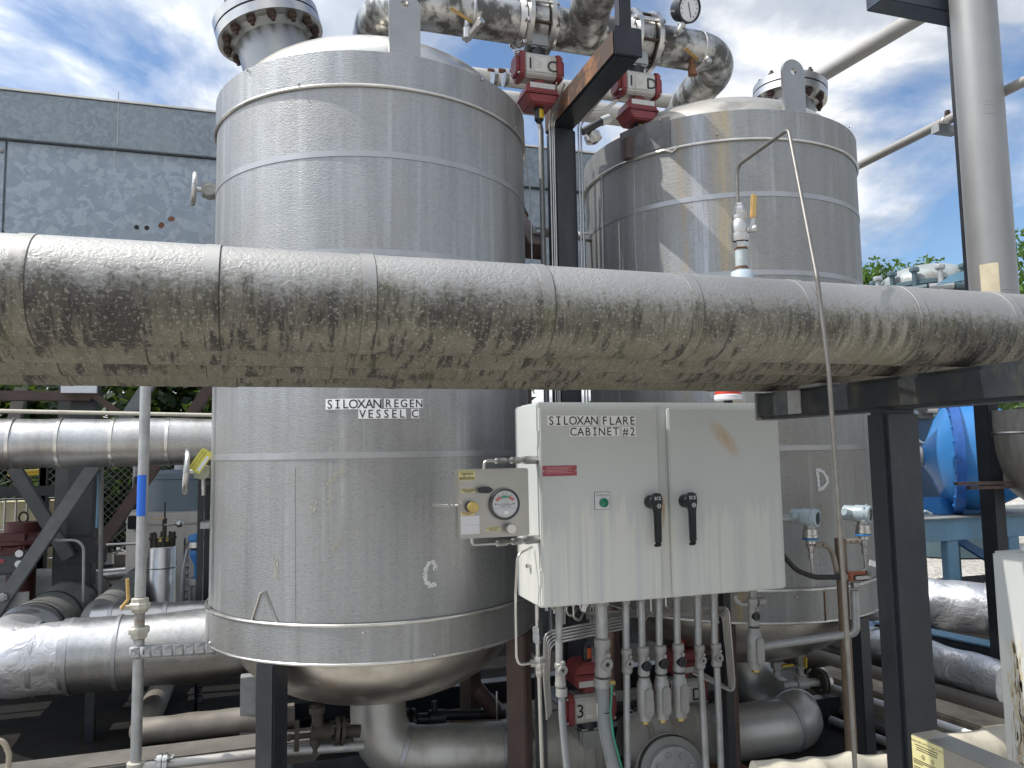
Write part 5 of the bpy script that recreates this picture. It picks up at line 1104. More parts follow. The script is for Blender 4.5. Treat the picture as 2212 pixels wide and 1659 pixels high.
# blue transmitter, black frame, posts
p = at(424, 1170, Y=6.2); r = thing('level_transmitter', 'small blue instrument head on a flanged stem beside the left vessel', 'instrument', (p.x, 6.2, .02))
build(MB().lathe([(.001, .06), (.05, .05), (.058, .02), (.05, 0)], p, (0, 0, 1), 20), 'blue_cap', M_BLUE, r, ang=50); build(MB().lathe([(.055, 0), (.055, -.04), (.03, -.06)], p, (0, 0, 1), 20), 'head', M_STEEL, r, ang=40)
build(MB().lathe([(.04, -.06), (.045, -.1), (.012, -.17), (.012, -.26)], p, (0, 0, 1), 16), 'neck', M_BLUE, r, ang=40); build(MB().lathe([(.03, -.26), (.065, -.27), (.065, -.31), (.038, -.32), (.038, .02-p.z)], p, (0, 0, 1), 20), 'flanged_pipe', M_STEEL, r, ang=30)
build(MB().tube([p+V((-.06, 0, -.06)), p+V((-.085, 0, -.2)), p+V((-.10, 0, -.6)), p+V((-.13, 0, .03-p.z))], .012, 8, .1), 'cable', M_GALV, r)
r = thing('black_frame', 'black post frame standing at the left edge of the left vessel', 'frame', at(440, 1200, Y=5.7))
for x, y0 in ((432, 1030), (447, 1030)): p = at(x, 1200, Y=5.75+(x-432)*.02); build(MB().bb(p.x-.02, p.x+.02, p.y-.02, p.y+.02, .02, at(x, y0, Y=5.75).z), 'post', M_BLACK, r)
for y in (1045, 1128): a = at(432, y+3, Y=5.75); b = at(450, y-3, Y=6.05); build(MB().bar(a, b, .03, .03), 'rail', M_BLACK, r)
p = at(443, 1135, Y=5.62); build(MB().bb(p.x-.03, p.x+.10, 5.6, 5.75, p.z-.02, p.z+.02), 'cap_plate', M_GALV, r)
p = at(404, 1180, Y=6.6); r = thing('slotted_stand', 'thin slotted strut standing beside the stainless filter', 'stand', (p.x, 6.6, .02)); strut(r, (p.x, 6.6, .02), (p.x, 6.6, at(404, 1160, Y=6.6).z), (1, 0, 0), .045, 16)
for (pts, rad, m, Yp, lab, cat) in (([(296, 1030), (290, 1100), (262, 1140), (238, 1160), (234, 1210), (234, 1240)], .028, M_RUBBER, 8.3, 'thick black cable drooping before the fence', 'cable'), ([(288, 1125), (283, 1160), (262, 1185), (240, 1205)], .010, M_FLEX, 8.2, 'thin grey cable curving before the fence', 'cable'), ([(230, 1177), (304, 1173)], .012, M_STEEL, 6.4, 'short bright steel rod left of the riser pipe', 'rod'), ([(190, 1250), (345, 1234)], .075, M_STEEL, 7.9, 'grey low pipe behind the wrapped pipes', 'pipe')):
    P_ = [at(x, y, Y=Yp) for x, y in pts]; solo(MB().tube(P_, rad, 12, .15), 'cable' if cat == 'cable' else cat, m, lab, cat, P_[-1])
p = at(291, 1128, Y=7.3); solo(MB().box(p, (.10, .08, .11)), 'small_box', M_PLASTIC, 'small black box fixed beside the off-white tank base', 'box', p, bevel=.006)
p = at(236, 1195, Y=8.2); r = thing('hose_coupling', 'black and silver hose coupling standing under the drooping cable', 'coupling', (p.x, 8.2, .02)); build(MB().cyl((p.x, 8.2, p.z-.10), (p.x, 8.2, p.z), .045, n=16), 'silver_collar', M_STEEL, r); build(MB().cyl((p.x, 8.2, .02), (p.x, 8.2, p.z-.101), .05, n=16), 'black_sleeve', M_PLASTIC, r)
p = at(250, 1240, Y=8.4); solo(MB().bb(p.x-.25, p.x+.4, 8.3, 8.9, .02, p.z), 'low_cabinet', M_LILAC, 'low white box on the ground before the fence', 'box', (p.x, 8.6, .02), bevel=.01)
p = at(238, 1225, Y=9.0); solo(MB().bb(p.x-.18, p.x+.16, 8.95, 9.3, .02, p.z+.12), 'concrete_block', M_CONC, 'pale concrete block at the foot of the fence', 'block', (p.x, 9.1, .02), bevel=.01)
# tote in its cage
x0, x1 = at(-40, 1150, Y=8.2).x, at(150, 1150, Y=8.2).x; zt2 = at(60, 1085, Y=8.2).z; zt3 = at(60, 1030, Y=8.2).z
r = thing('tote_tank', 'cream plastic tote in a steel cage with black frame on top at the far left', 'tote', ((x0+x1)/2, 8.7, .02))
build(MB().bb(x0, x1, 8.25, 9.1, .15, zt2), 'bottle', M_TOTE, r, bevel=.05)
for k in range(9): X = x0+(x1-x0)*k/8; build(MB().cyl((X, 8.2, .1), (X, 8.2, zt2+.03), .010, n=8), 'cage_bar', M_STEEL, r)
for k in range(5): z = .15+(zt2-.12)*k/4; build(MB().cyl((x0-.03, 8.19, z), (x1+.03, 8.19, z), .010, n=8), 'cage_rail', M_STEEL, r)
build(MB().bb(x0-.05, x1+.05, 8.15, 9.15, .02, .14), 'pallet', M_BLACK, r)
build(MB().bb(x0, x1+.16, 8.1, 8.18, zt2+.06, zt2+.15), 'frame_beam', M_BLACK, r)
for X in (x1-.22, x1+.12, x0+.5): build(MB().bb(X-.03, X+.03, 8.12, 8.18, .02, zt3+.5), 'frame_post', M_BLACK, r)
p = at(30, 975, Y=8.6)
for k in range(3): X = at(12+30*k, 978, Y=8.6).x; tag(build(MB().bb(X, X+.13, 8.6, 8.64, p.z-.13, p.z-.03), 'pale_tray', M_LILAC, base=(X, 8.6, p.z)), 'white tray in a row above the cream tote', 'tray', 'white trays above the cream tote')
p = at(48, 1022, Y=8.4); solo(MB().tube([at(18, 1023, Y=8.4), at(85, 1019, Y=8.4)], .03, 10), 'yellow_bar', M_YEL, 'yellow bar just under the shiny silver pipe at the far left', 'bar', p)
# red diaphragm actuator
Ya = 6.8; c = at(42, 1170, Y=Ya); r = thing('diaphragm_valve', 'dark red dome-shaped valve actuator with grey positioner at the far left', 'valve', (c.x, Ya, .6)); kz2 = lambda y: at(42, y, Y=Ya).z
M_DRED = plain('dark_red_paint', (.085, .018, .018), .45, 0, .15)
build(MB().lathe([(.06, kz2(1190)), (.25, kz2(1180)), (.29, kz2(1170)), (.29, kz2(1163)), (.16, kz2(1151)), (.12, kz2(1148)), (.12, kz2(1128)), (.001, kz2(1127))], (c.x+.02, Ya, 0), (0, 0, 1), 40), 'diaphragm_dome', M_DRED, r, ang=35)
for k in range(14): a = k*2*pi/14; bolt(r, (c.x+.02+.275*cos(a), Ya+.275*sin(a), kz2(1170)-.01), (0, 0, -1), .014, .02, M_DRED)
p = at(25, 1172, Y=Ya-.25); build(MB().bb(p.x-.07, p.x+.09, Ya-.27, Ya-.2, p.z-.09, p.z+.06), 'name_box', M_DRED, r, bevel=.004)
p = at(22, 1208, Y=Ya-.2); build(MB().bb(p.x-.22, p.x+.14, Ya-.26, Ya-.14, p.z-.11, p.z+.09), 'positioner', plain('dark_grey_housing', (.07, .075, .08), .5), r, bevel=.02)
for dz in (.045, -.03): build(MB().cyl((p.x+.075, Ya-.26, p.z+dz), (p.x+.075, Ya-.275, p.z+dz), .026, n=16), 'dial', M_TAPE, r)
build(MB().bb(p.x-.2, p.x-.02, Ya-.265, Ya-.261, p.z-.02, p.z+.01), 'red_stripe', M_REDPL, r)
build(MB().cyl((c.x+.02, Ya, .3), (c.x+.02, Ya, kz2(1190)), .1, n=16).cyl((c.x+.02, Ya, .28), (c.x+.02, Ya, .36), .2, n=24), 'yoke', M_DRED, r)
build(MB().tube([V((c.x+.02+.03*cos(t), Ya, kz2(1118)+.04*sin(t))) for t in [i*2*pi/16 for i in range(17)]], .008, 8, caps=False), 'lifting_eye', M_GRIME, r)

# ---------------------------------------------------------------- right side: transmitters
def transmitter(label, x, y, Yp, side):
    c = at(x, y, Y=Yp); r = thing('pressure_transmitter', label, 'transmitter', (c.x, Yp, c.z-.12), 'pale blue pressure transmitters'); d = V((.55, -1, -.05)).normalized()
    k = 60/FPX*(c-V((0, 0, EYE))).dot(f0)/60
    build(MB().lathe([(.030, -.085), (.036, -.08), (.036, -.03), (.041, -.028), (.041, .035), (.038, .04), (.030, .042), (.029, .034)], c, d, 32), 'housing', M_TX, r, ang=35)
    build(MB().lathe([(.0295, .035), (.001, .035)], c, d, 28), 'window', M_GLASS, r); build(MB().bb(c.x-.012, c.x+.016, c.y-.034-.006, c.y-.03, c.z-.006, c.z+.01), 'display', M_GALV, r) if 0 else None
    for t in range(8): a = t*pi/4; x_, y_, n_ = basis(d); build(MB().box(c+(x_*cos(a)+y_*sin(a))*.042+d*.02, (.008, .008, .012)), 'lug', M_TX, r)
    build(MB().cyl(c+V((-.02, 0, 0))-d*.03, c+V((-.075, -.01, .012))-d*.03, .017, n=14), 'side_port', M_TX, r)
    build(MB().lathe([(.028, -.03), (.022, -.05), (.031, -.052), (.031, -.078), (.034, -.079), (.034, -.09), (.028, -.092), (.034, -.094), (.034, -.102), (.022, -.106), (.022, -.118)], c, (0, 0, 1), 24), 'sensor_module', M_STEEL, r, ang=30)
    build(MB().lathe([(.0345, -.0925), (.0355, -.094), (.0355, -.100), (.0345, -.101)], c, (0, 0, 1), 24), 'blue_ring', M_BLUE, r)
    b = c+V((-.02, 0, -.125)); e = c+V((side*.12, .01, -.125))
    build(MB().tube(rounded([b, e, e+V((side*.03, 0, -.16))], .07), .012, 8), 'bracket', plain('tarnished_bracket', (.34, .30, .25), .5, .5), r)
    for f in (.25, .6): build(MB().cyl(b.lerp(e, f)+V((0, -.0125, 0)), b.lerp(e, f)+V((0, -.014, 0)), .004, n=10), 'bracket_hole', M_INK, r)
    build(MB().hexn(c+V((0, 0, -.125)), (0, 0, -1), .014, .03).hexn(c+V((0, 0, -.16)), (0, 0, -1), .011, .03), 'fitting', M_STEEL, r)
    build(MB().tube([c+V((0, 0, -.15)), c+V((0, 0, -.27)), c+V((side*.13, 0, -.275))], .0045, 8, .03), 'impulse_tube', M_STEEL, r)
    return r
t1 = transmitter('pale blue pressure transmitter at the right end of the cabinet, fed by a grey elbow', 1748, 1118, 3.0, 1)
c = at(1748, 1118, Y=3.0); build(MB().cyl(V((cr+.0, 3.02, c.z-.0)), c+V((-.06, .03, 0)), .018, n=14).hexn(c+V((-.085, .03, 0)), (1, 0, 0), .022, .02), 'feed_elbow', M_GALV, t1)
t2 = transmitter('pale blue pressure transmitter half hidden by the black rack post', 1862, 1110, 3.02, -1)
c = at(1862, 1195, Y=2.98); build(MB().box(c+V((.05, -.02, -.05)), (.06, .002, .026), Matrix.Rotation(.3, 3, 'Y')), 'paper_tag', M_TAPE, t2)
p = at(1820, 1200, Y=3.02); r = thing('instrument_post', 'rusty stub post carrying the two pale blue transmitters', 'post', (p.x, 3.03, .02)); build(MB().cyl((p.x, 3.03, .02), (p.x, 3.03, at(1820, 1162, Y=3.03).z), .026, n=20), 'post', plain('rust_brown_pipe', (.20, .145, .10), .6, .3, .2, 12), r)
p = at(1852, 1245, Y=2.96); r = thing('conduit_outlet', 'rust-red conduit box with galvanised cover beside the black rack post', 'junction box', (p.x, 2.96, p.z))
build(MB().bb(p.x-.055, p.x+.06, 2.95, 3.0, p.z-.022, p.z+.02), 'box', plain('rust_red_box', (.34, .12, .07), .6, 0, .2, 15), r, bevel=.012); build(MB().bb(p.x-.03, p.x+.055, 2.941, 2.949, p.z-.016, p.z+.008), 'cover', M_GALV, r, bevel=.005)
for s in (-.02, .045): bolt(r, (p.x+s, 2.941, p.z-.004), (0, -1, 0), .004, .002, M_STEEL, 'screw')
for q_, a_ in (((p.x-.055, 2.975, p.z), (-1, 0, 0)), ((p.x+.06, 2.975, p.z), (1, 0, 0)), ((p.x, 2.975, p.z-.03), (0, 0, -1))): build(MB().hexn(q_, a_, .022, .026), 'hub_nut', M_STEEL, r)
q = at(1692, 1200, Y=3.0); P_ = [q, at(1720, 1232, Y=3.0), at(1760, 1247, Y=2.98), (p.x-.085, 2.975, p.z)]
solo(MB().tube(P_, .0115, 12, .12, 8), 'cable', M_RUBBER, 'black cable sagging from the cabinet right side to the rust-red box', 'cable', q)

# ---------------------------------------------------------------- right side: floor lines, foil pipes
def lineY(n, lab, pts, z, rad, m, **k): return clad(n, lab, [at(x, y, Z=z) for x, y in pts], rad, m, .2, **k)
a, b = at(1960, 1306, Y=5.7), at(2175, 1324, Y=5.1)
clad('clad_pipe', 'fat crumpled foil pipe right of the black rack post', [a+(a-b)*.8, b+(b-a)*.5], .238, M_FOIL, .2, .035, 5, (.44, .70), None, .03, 40)
lineY('clad_pipe', 'slim torn foil pipe slanting low right of the black rack post', [(1690, 1330), (2180, 1480)], .30, .105, M_FOIL, amt=.03, sc=6, bands=(.5, .8), step=.04)
lineY('floor_pipe', 'dark pipe under the slim torn foil pipe', [(1690, 1372), (2180, 1510)], .16, .05, M_WRAP)
lineY('floor_pipe', 'long dark brown pipe slanting above the lit concrete kerb at the right', [(1700, 1408), (2200, 1560)], .17, .075, plain('grimy_pipe', (.12, .105, .085), .6, .2, .3, 4))
lineY('thin_pipe', 'thin white pipe clipped along the concrete kerb at the right', [(1775, 1476), (2140, 1600)], .17, .017, M_LILAC)
lineY('thin_pipe', 'thin dark pipe low on the floor at the right', [(1795, 1555), (2010, 1640)], .05, .022, M_GALV)
def slab(n, p0, p1, z, wd, hgt, m):
    a, b = at(*p0, Z=z), at(*p1, Z=z); d = (b-a).normalized(); b = b+d*.7; nrm = V((d.y, -d.x, 0))
    if nrm.x < 0: nrm = -nrm
    return struct(MB().prism([(0, 0), (1, 0), (1, 1), (0, 1)], a-V((0, 0, hgt)), b-a, nrm*wd, V((0, 0, hgt))), n, m, bevel=.01)
slab('concrete_kerb', (1740, 1446), (2150, 1580), .19, .22, .165, plain('sunlit_tone_concrete', (.34, .29, .22), .9, 0, .22, 5, .4, 40, dirt=(.11, .09, .07), damt=.6, dsc=(4, 4, 4)))  # lighter tan than the other concrete, sunlight put into its colour
slab('paving_strip', (1740, 1500), (2060, 1640), .06, .28, .035, M_CONC)
r = thing('blue_skid_beam', 'black steel beam with worn blue top under the fat foil pipe', 'beam', at(2010, 1400, Z=.3))
a, b = at(1900, 1362, Z=.34), at(2190, 1425, Z=.34); build(MB().bar(a, b, .12, .10), 'beam', M_BLACK, r, bevel=.006); build(MB().bar(a+V((0, 0, .063)), b+V((0, 0, .063)), .14, .01), 'top_flange', M_LBLUE, r)
r = thing('steel_wall', 'dark blue steel base wall behind the floor pipes at the right', 'base', at(1960, 1440, Z=.1)); a, b = at(1700, 1340, Z=.1), at(2250, 1500, Z=.1); o_ = V((.22, .08, 0)); build(MB().bar(a+o_+V((0, 0, .06)), b+o_+V((0, 0, .06)), .24, .04), 'web', plain('deep_blue_paint', (.012, .035, .10), .5), r)
# small valve group
p = at(1735, 1478, Y=3.75); r = thing('drain_group', 'small iron pipe group with bolted flange and yellow-handled valves at the right', 'valve', p); w3 = lambda x, y, Y=3.75: at(1659+x/4, 1244.25+y/4, Y=Y)
build(MB().cyl(w3(120, 945), w3(430, 915), .024, n=14), 'pipe', M_CAST, r); build(MB().cyl(w3(288, 930), w3(282, 860), .03, n=14).cyl(w3(240, 935), w3(335, 926), .032, n=14), 'tee', M_CAST, r)
build(MB().cyl(w3(283, 870), w3(275, 700), .017, n=12), 'riser', M_CAST, r)
for y in (800, 745, 712): build(MB().hexn(w3(280, y), (0, 0, 1), .026, .022), 'nut', M_CAST, r)
for x in (440, 480): build(MB().cyl(w3(x-14, 912), w3(x+14, 908), .072, n=28), 'flange', M_GRIME if x < 450 else M_STEEL, r, bevel=.002)
for k in range(4): a = k*pi/2+.7; o_ = V((0, .052*cos(a), .052*sin(a))); build(MB().cyl(w3(400, 915)+o_, w3(505, 906)+o_, .009, n=8), 'stud', M_GRIME, r)
build(MB().bar(w3(322, 790, 3.71), w3(322, 700, 3.71), .022, .008), 'yellow_lever', M_YEL, r); build(MB().bar(w3(120, 778, 3.71), w3(215, 765, 3.71), .022, .008), 'yellow_lever', M_YEL, r)
build(MB().hexn(w3(80, 800), (0, 0, 1), .035, .04).cyl(w3(75, 870), w3(75, 740), .02, n=12), 'small_valve', M_CAST, r)

# ---------------------------------------------------------------- right foreground
pts = [at(1640, 1685, Y=2.45), at(1755, 1672, Y=2.45), at(1930, 1655, Y=2.45)]
clad('insulation_pad', 'cream padded pipe cover at the bottom edge left of the black rack post', pts, .055, M_CREAM, .1, .03, 9, (), None, .02, 24, cat='pipe cover')
pts = [at(2015, 1640, Y=2.45), at(2090, 1622, Y=2.45), at(2200, 1618, Y=2.4)]
clad('insulation_pad', 'cream padded pipe cover at the bottom right before the white cabinet', pts, .075, M_CREAM, .1, .03, 8, (), None, .02, 24, cat='pipe cover')
XS = 1.75; a, b = at(1968, 1590, X=XS), at(2170, 1664, X=XS)
r = thing('purge_panel', 'stainless purge panel with yellow model sticker at the bottom right corner', 'control panel', (XS, a.y, a.z-.3))
zt4 = (a.z+b.z)/2
build(MB().bb(XS, XS+.09, b.y-.1, a.y, zt4-.3, zt4), 'panel_box', M_SSPANEL, r, bevel=.003)
ya, yb = a.y, at(2036, 1616, X=XS).y; hs = a.z-at(1975, 1652, X=XS).z+.02
SX = XS-.0012
build(MB().prism([(.004, 0), (.996, 0), (1, .02), (1, .98), (.98, 1), (.02, 1), (0, .98), (0, .02)], (XS-.0002, ya-.002, zt4-.003-hs), (0, yb-ya, 0), (0, 0, hs), (-.0010, 0, 0)), 'model_sticker', M_STICK, r)
u_ = lambda f, g_: V((SX-.0006, ya+(yb-ya)*f, zt4-.003-hs*g_)); UX_ = (0, -1, 0)
t = MB(); write(t, 'Model 1001-LPS-CI Type Y or Z', u_(.5, .12), UX_, (0, 0, 1), .0155*abs(yb-ya)/.2)
for g_, a0, a1 in ((.23, .14, .86), (.30, .17, .83), (.36, .17, .83), (.66, .05, .95), (.71, .05, .95), (.76, .05, .35), (.86, .05, .95), (.91, .05, .95), (.96, .05, .6)):
    p, q = u_(a0, g_), u_(a1, g_); t.add([p, q, q+V((0, 0, hs*.022)), p+V((0, 0, hs*.022))], [(0, 1, 2, 3)])
build(t, 'lettering', M_INK, r)
t = MB(); p = u_(.38, .51); t.lathe([(hs*.05, 0), (hs*.065, 0)], p, (-1, 0, 0), 16); t.lathe([(hs*.022, 0), (.0002, 0)], p, (-1, 0, 0), 10); p = u_(.68, .52); t.lathe([(hs*.055, 0), (hs*.068, 0)], p, (-1, 0, 0), 4); t.lathe([(hs*.016, 0), (.0002, 0)], p, (-1, 0, 0), 8); build(t, 'approval_mark', M_INK, r)
a = at(2140, 1190, Y=1.92); M_WB = enamel('white_cabinet_enamel', ())
zt5 = a.z
r = thing('white_cabinet', 'white metal cabinet with orange rust stain at the right edge of the view', 'cabinet', (a.x, 1.6, zt5-.62))
build(MB().bb(a.x, a.x+.6, 1.0, 1.92, zt5-.95, zt5), 'body', M_WB, r, bevel=.008); build(MB().bb(a.x+.05, a.x+.5, 1.1, 1.86, zt5+.001, zt5+.02), 'cap', M_LILAC, r, bevel=.006)
for x in (a.x+.05, a.x+.5): build(MB().bb(x, x+.05, 1.5, 1.7, .0, zt5-.951), 'leg', M_BLACK, r)
M_STN = plain('orange_rust_runs', (.62, .51, .33), .6, 0, .25, 18)
rnd = random.Random(8); mb = MB(); e = at(2196, 1480, X=a.x)
for k in range(150):
    y = e.y+rnd.gauss(0, .012); z = e.z+rnd.uniform(-.3, .14); h = rnd.uniform(.01, .05); wd = rnd.uniform(.0008, .0022)
    mb.add([(a.x-.0006, y-wd, z-h), (a.x-.0006, y+wd, z-h), (a.x-.0006, y+wd, z), (a.x-.0006, y-wd, z)], [(0, 1, 2, 3)])
build(mb, 'rust_runs', M_STN, r)

# ---------------------------------------------------------------- right: tall pipe, lines against the sky
YV = 3.3; c = at(2130, 400, Y=YV); RV = .122; lo_z = 1.05
r = thing('tall_pipe', 'tall dull grey vertical pipe rising out of view at the right', 'pipe', (c.x, YV, lo_z))
build(MB().cyl((c.x, YV, at(2140, 690, Y=YV).z), (c.x, YV, 5.6), RV, n=48), 'pipe_wall', plain('dull_grey_stainless', (.29, .29, .285), .46, .5, .08, 3, dirt=(.22, .215, .20), damt=.5, dsc=(9, 9, 1)), r)
for y in (236, 243, 250, 262, 768): z = at(2110, y if y < 700 else 632, Y=YV).z; build(MB().lathe([(RV, z-.002), (RV+.0012, z), (RV, z+.002)], (c.x, YV, 0), (0, 0, 1), 48, a0=-.7, a1=.9), 'scuff', M_PLATE, r)
zl0, zl1 = at(2140, 632, Y=YV).z, at(2140, 577, Y=YV).z
build(MB().lathe([(RV+.0015, zl0-.1), (RV+.0015, zl1)], (c.x, YV, 0), (0, 0, 1), 14, a0=-1.38, a1=-.62), 'blank_label', plain('manila_label', (.60, .52, .36), .6), r)
p0 = at(2050, 30, Y=YV+.16)
r = thing('support_post', 'dark steel post with cross beam behind the tall vertical pipe', 'post', (c.x-.11, YV+.2, 0))
pz = at(2045, 38, Y=YV+.2).z
xq0 = at(2074, 415, Y=YV+.2).x+.042; xq1 = xq0+.14
build(MB().bb(xq0+.05, xq1, YV+.2, YV+.3, .02, 5.6), 'post', M_BLACK, r, bevel=.006)
xa, xb = at(1960, 20, Y=YV-.02).x, at(2172, 20, Y=YV-.02).x
build(MB().bb(xa, xb, YV+.145, YV+.285, pz, pz+.16), 'cross_beam', plain('dark_blue_black_paint', (.035, .045, .06), .4), r, bevel=.006)
for (pts, X, rad, lab, nm) in (([(1700, 208), (1760, 172), (1990, 32)], 4.15, .058, 'pale pipe slanting up to the right above the right vessel', 'sky_pipe'), ([(1800, 385), (1862, 354), (2212, 176)], 4.1, .030, 'slim pale pipe slanting past the tall vertical pipe', 'sky_pipe')):
    a, b = at(*pts[0], X=X), at(*pts[-1], X=X); r = thing(nm, lab, 'pipe', a); build(MB().cyl(a+(a-b)*.6, b+(b-a)*1.5, rad, n=28), 'pipe_wall', plain('weathered_pale_pipe', (.38, .365, .34), .5, .4, .1, 5, dirt=(.30, .27, .23), damt=.5, dsc=(6, 6, 6)), r)
p = at(2045, 262, X=4.1); r = thing('pipe_clamp', 'galvanised channel bracket clamping the slim pale pipe to the post', 'bracket', p)
build(MB().bb(p.x-.10, p.x+.06, p.y-.03, p.y+.03, p.z-.085, p.z-.034), 'channel', M_GALV, r); build(MB().tube([p+V((.033*cos(t), -.0, .033*sin(t))) for t in [i*pi/8 for i in range(9)]], .006, 8), 'strap', M_STEEL, r); build(MB().hexn(p+V((0, -.01, .036)), (0, 0, 1), .018, .03), 'clamp_bolt', M_GRIME, r)
# light pipes behind the valves
for (x0, y0, x1, y1, Yp, rad, lab) in ((1080, 180, 1462, 212, 5.3, .055, 'upper of the two pale pipes behind the overhead valves'), (1080, 218, 1440, 262, 5.1, .075, 'lower of the two pale pipes behind the overhead valves')):
    a, b = at(x0, y0, Y=Yp), at(x1, y1, Y=Yp); z = (a.z+b.z)/2; r = thing('pale_pipe', lab, 'pipe', (a.x, Yp, z)); build(MB().cyl((a.x-.5, Yp, z), (b.x, Yp, z), rad, n=28), 'pipe_wall', plain('cream_grey_pipe', (.50, .48, .44), .5, .3, .1, 5, dirt=(.26, .2, .14), damt=.6, dsc=(4, 6, 6)), r)
    build(MB().cyl((b.x, Yp, z), (b.x+.035, Yp, z), rad*1.5, n=28), 'end_flange', M_STEEL, r, bevel=.003)
r = thing('side_fitting', 'small flanges with red bolts at the upper right rim of the left vessel', 'flange', at(1085, 165, Y=4.3))
for x in (1068, 1092): p = at(x, 168, Y=4.3); build(MB().cyl(p-V((.012, 0, 0)), p+V((.012, 0, 0)), .055, n=24), 'flange', M_STEEL, r); build(MB().cyl(p+V((-.05, -.03, .03)), p+V((.05, -.03, .03)), .01, n=8), 'stud', M_RUST, r)
for k, (x, Yp, rad, y0, m, lab) in enumerate(((1168, 4.05, .016, 258, M_GALV, 'grey conduit rising beside the left vessel rim, nearer the vessel'), (1186, 4.1, .016, 245, M_GALV, 'grey conduit rising beside the left vessel rim, nearer the black post'))):
    a = at(x, y0, Y=Yp); solo(MB().tube([(a.x, Yp, .6), (a.x, Yp, a.z-.06), (a.x-.03, Yp, a.z+.08)], rad, 12, .05), 'riser_conduit', m, lab, 'conduit', (a.x, Yp, .6))
for k in range(5):
    x = (1190, 1195, 1199, 1252, 1258)[k]; Yp = 3.86 if k < 3 else 3.84; a = at(x, 400, Y=Yp)
    solo(MB().tube([(a.x, Yp, .7), (a.x, Yp, 3.42), (a.x+.03*(k-1), Yp-.2, 3.55)], .0048, 8, .05), 'instrument_tube', M_STEEL, 'thin stainless tube running up the left side of the black post' if k < 3 else 'thin stainless tube running up the right side of the black post', 'tube', (a.x, Yp, .7), 'thin tubes along the black post, left' if k < 3 else 'thin tubes along the black post, right')
for s, (xa_, ya_, xb_, yb_, lab) in enumerate(((1230, 215, 1338, 178, 'pair of bent air tubes running to the actuator marked 1 D'), (1196, 188, 1218, 182, 'bent air tubes at the right end of the actuator marked 1 C'))):
    r = thing('air_tubes', lab, 'tube', at(xa_, ya_, Y=3.8))
    for d in (0, 6): build(MB().tube([at(xa_, ya_+24+d, Y=3.86), at((xa_+xb_)/2+20, (ya_+yb_)/2+40+d, Y=3.82), at(xb_+d, yb_+32, Y=3.78)], .0048, 8, .03), 'tube', M_STEEL, r)
r = thing('drain_fitting', 'black and silver drain fitting behind the black post, left of the right vessel', 'fitting', at(1290, 262, Y=4.4)); build(MB().cyl(at(1258, 285, Y=4.4), at(1300, 262, Y=4.4), .024, n=14), 'leg', M_BLACK, r); build(MB().cyl(at(1298, 263, Y=4.4), at(1316, 256, Y=4.4), .03, n=16), 'union', M_STEEL, r); build(MB().lathe([(.02, 0), (.055, .03), (.055, .07), (.02, .09)], at(1275, 283, Y=4.45), (.3, -.2, -1), 24), 'trap', M_STEEL, r)

# ---------------------------------------------------------------- right background: blue blower, vessels
XB = 6.6; S = 1.16; c = at(2046, 985, X=XB); dd = (c-V((0, 0, EYE))).dot(f0); pw = lambda p: p/FPX*dd
r = thing('blower', 'bright blue blower with bolted casing on a faded blue steel stand', 'blower', (c.x, c.y, 0)); ax = V((-.76, .62, 0)).normalized()
build(MB().lathe([(q_*S, h_*S) for q_, h_ in ((.001, .20), (.10, .19), (.13, .17), (.16, .15), (.33, .08), (.42, .02), (.44, .0), (.44, -.05), (.46, -.07), (.47, -.2), (.44, -.34), (.36, -.5), (.30, -.6))], c, ax, 64), 'casing', M_BLUE, r, ang=25)
build(MB().lathe([(.43*S, .006), (.51*S, .004), (.51*S, -.08), (.43*S, -.08)], c, ax, 64), 'casing_flange', plain('shaded_blue_paint', (.02, .10, .36), .4), r, ang=30)  # casing blue made darker, the ring's shade put into its colour
x_, y_, n_ = basis(ax)
for k in range(24): a = k*2*pi/24; bolt(r, c+(x_*cos(a)+y_*sin(a))*.48*S+ax*.005, ax, .018, .010, M_BLUE)
build(MB().lathe([(.06*S, .20*S), (.09*S, .195*S), (.09*S, .25*S), (.05*S, .27*S), (.001, .27*S)], c, ax, 28), 'bearing_cap', M_GALV, r, ang=40)
p = at(2050, 1085, X=XB); build(MB().bb(p.x-.25, p.x+.5, p.y-.14, p.y+.14, c.z-.50*S, c.z-.36*S), 'pedestal', M_BLUE, r, bevel=.01)
q = at(2100, 1040, X=XB-.1); build(MB().prism([(0, 0), (.26, 0), (.26, .30), (.20, .30), (.20, .08), (.06, .08)], (q.x-.1, q.y-.2, c.z-.46*S), (1, 0, 0), (0, 0, 1), (0, .02, 0)), 'foot_bracket', M_BLUE, r)
zst = at(2060, 1112, X=XB).z
r = thing('blower_stand', 'faded blue steel stand under the bright blue blower', 'stand', (c.x, c.y, 0))
ya = c.y-.33; bxl = at(1960, 1130, Y=ya).x
build(MB().bb(bxl, bxl+3.2, ya, ya+.10, zst-.21, zst), 'front_beam', M_LBLUE, r, bevel=.005); build(MB().bb(bxl, bxl+3.2, ya-.04, ya+.85, zst+.001, zst+.012), 'top_plate', plain('rusty_blue_plate', (.20, .22, .22), .7, 0, .2, 8, dirt=(.2, .1, .05), damt=.7), r)
build(MB().bb(bxl, bxl+3.2, ya+.7, ya+.8, zst-.21, zst-.001), 'rear_beam', M_LBLUE, r)
for x in (2062, 2195): X = at(x, 1200, Y=ya).x; build(MB().bb(X-.07, X+.07, ya+.01, ya+.09, .0, zst-.211), 'leg', M_LBLUE, r, bevel=.005); build(MB().bb(X-.07, X+.07, ya+.71, ya+.79, .0, zst-.191), 'leg', M_LBLUE, r)
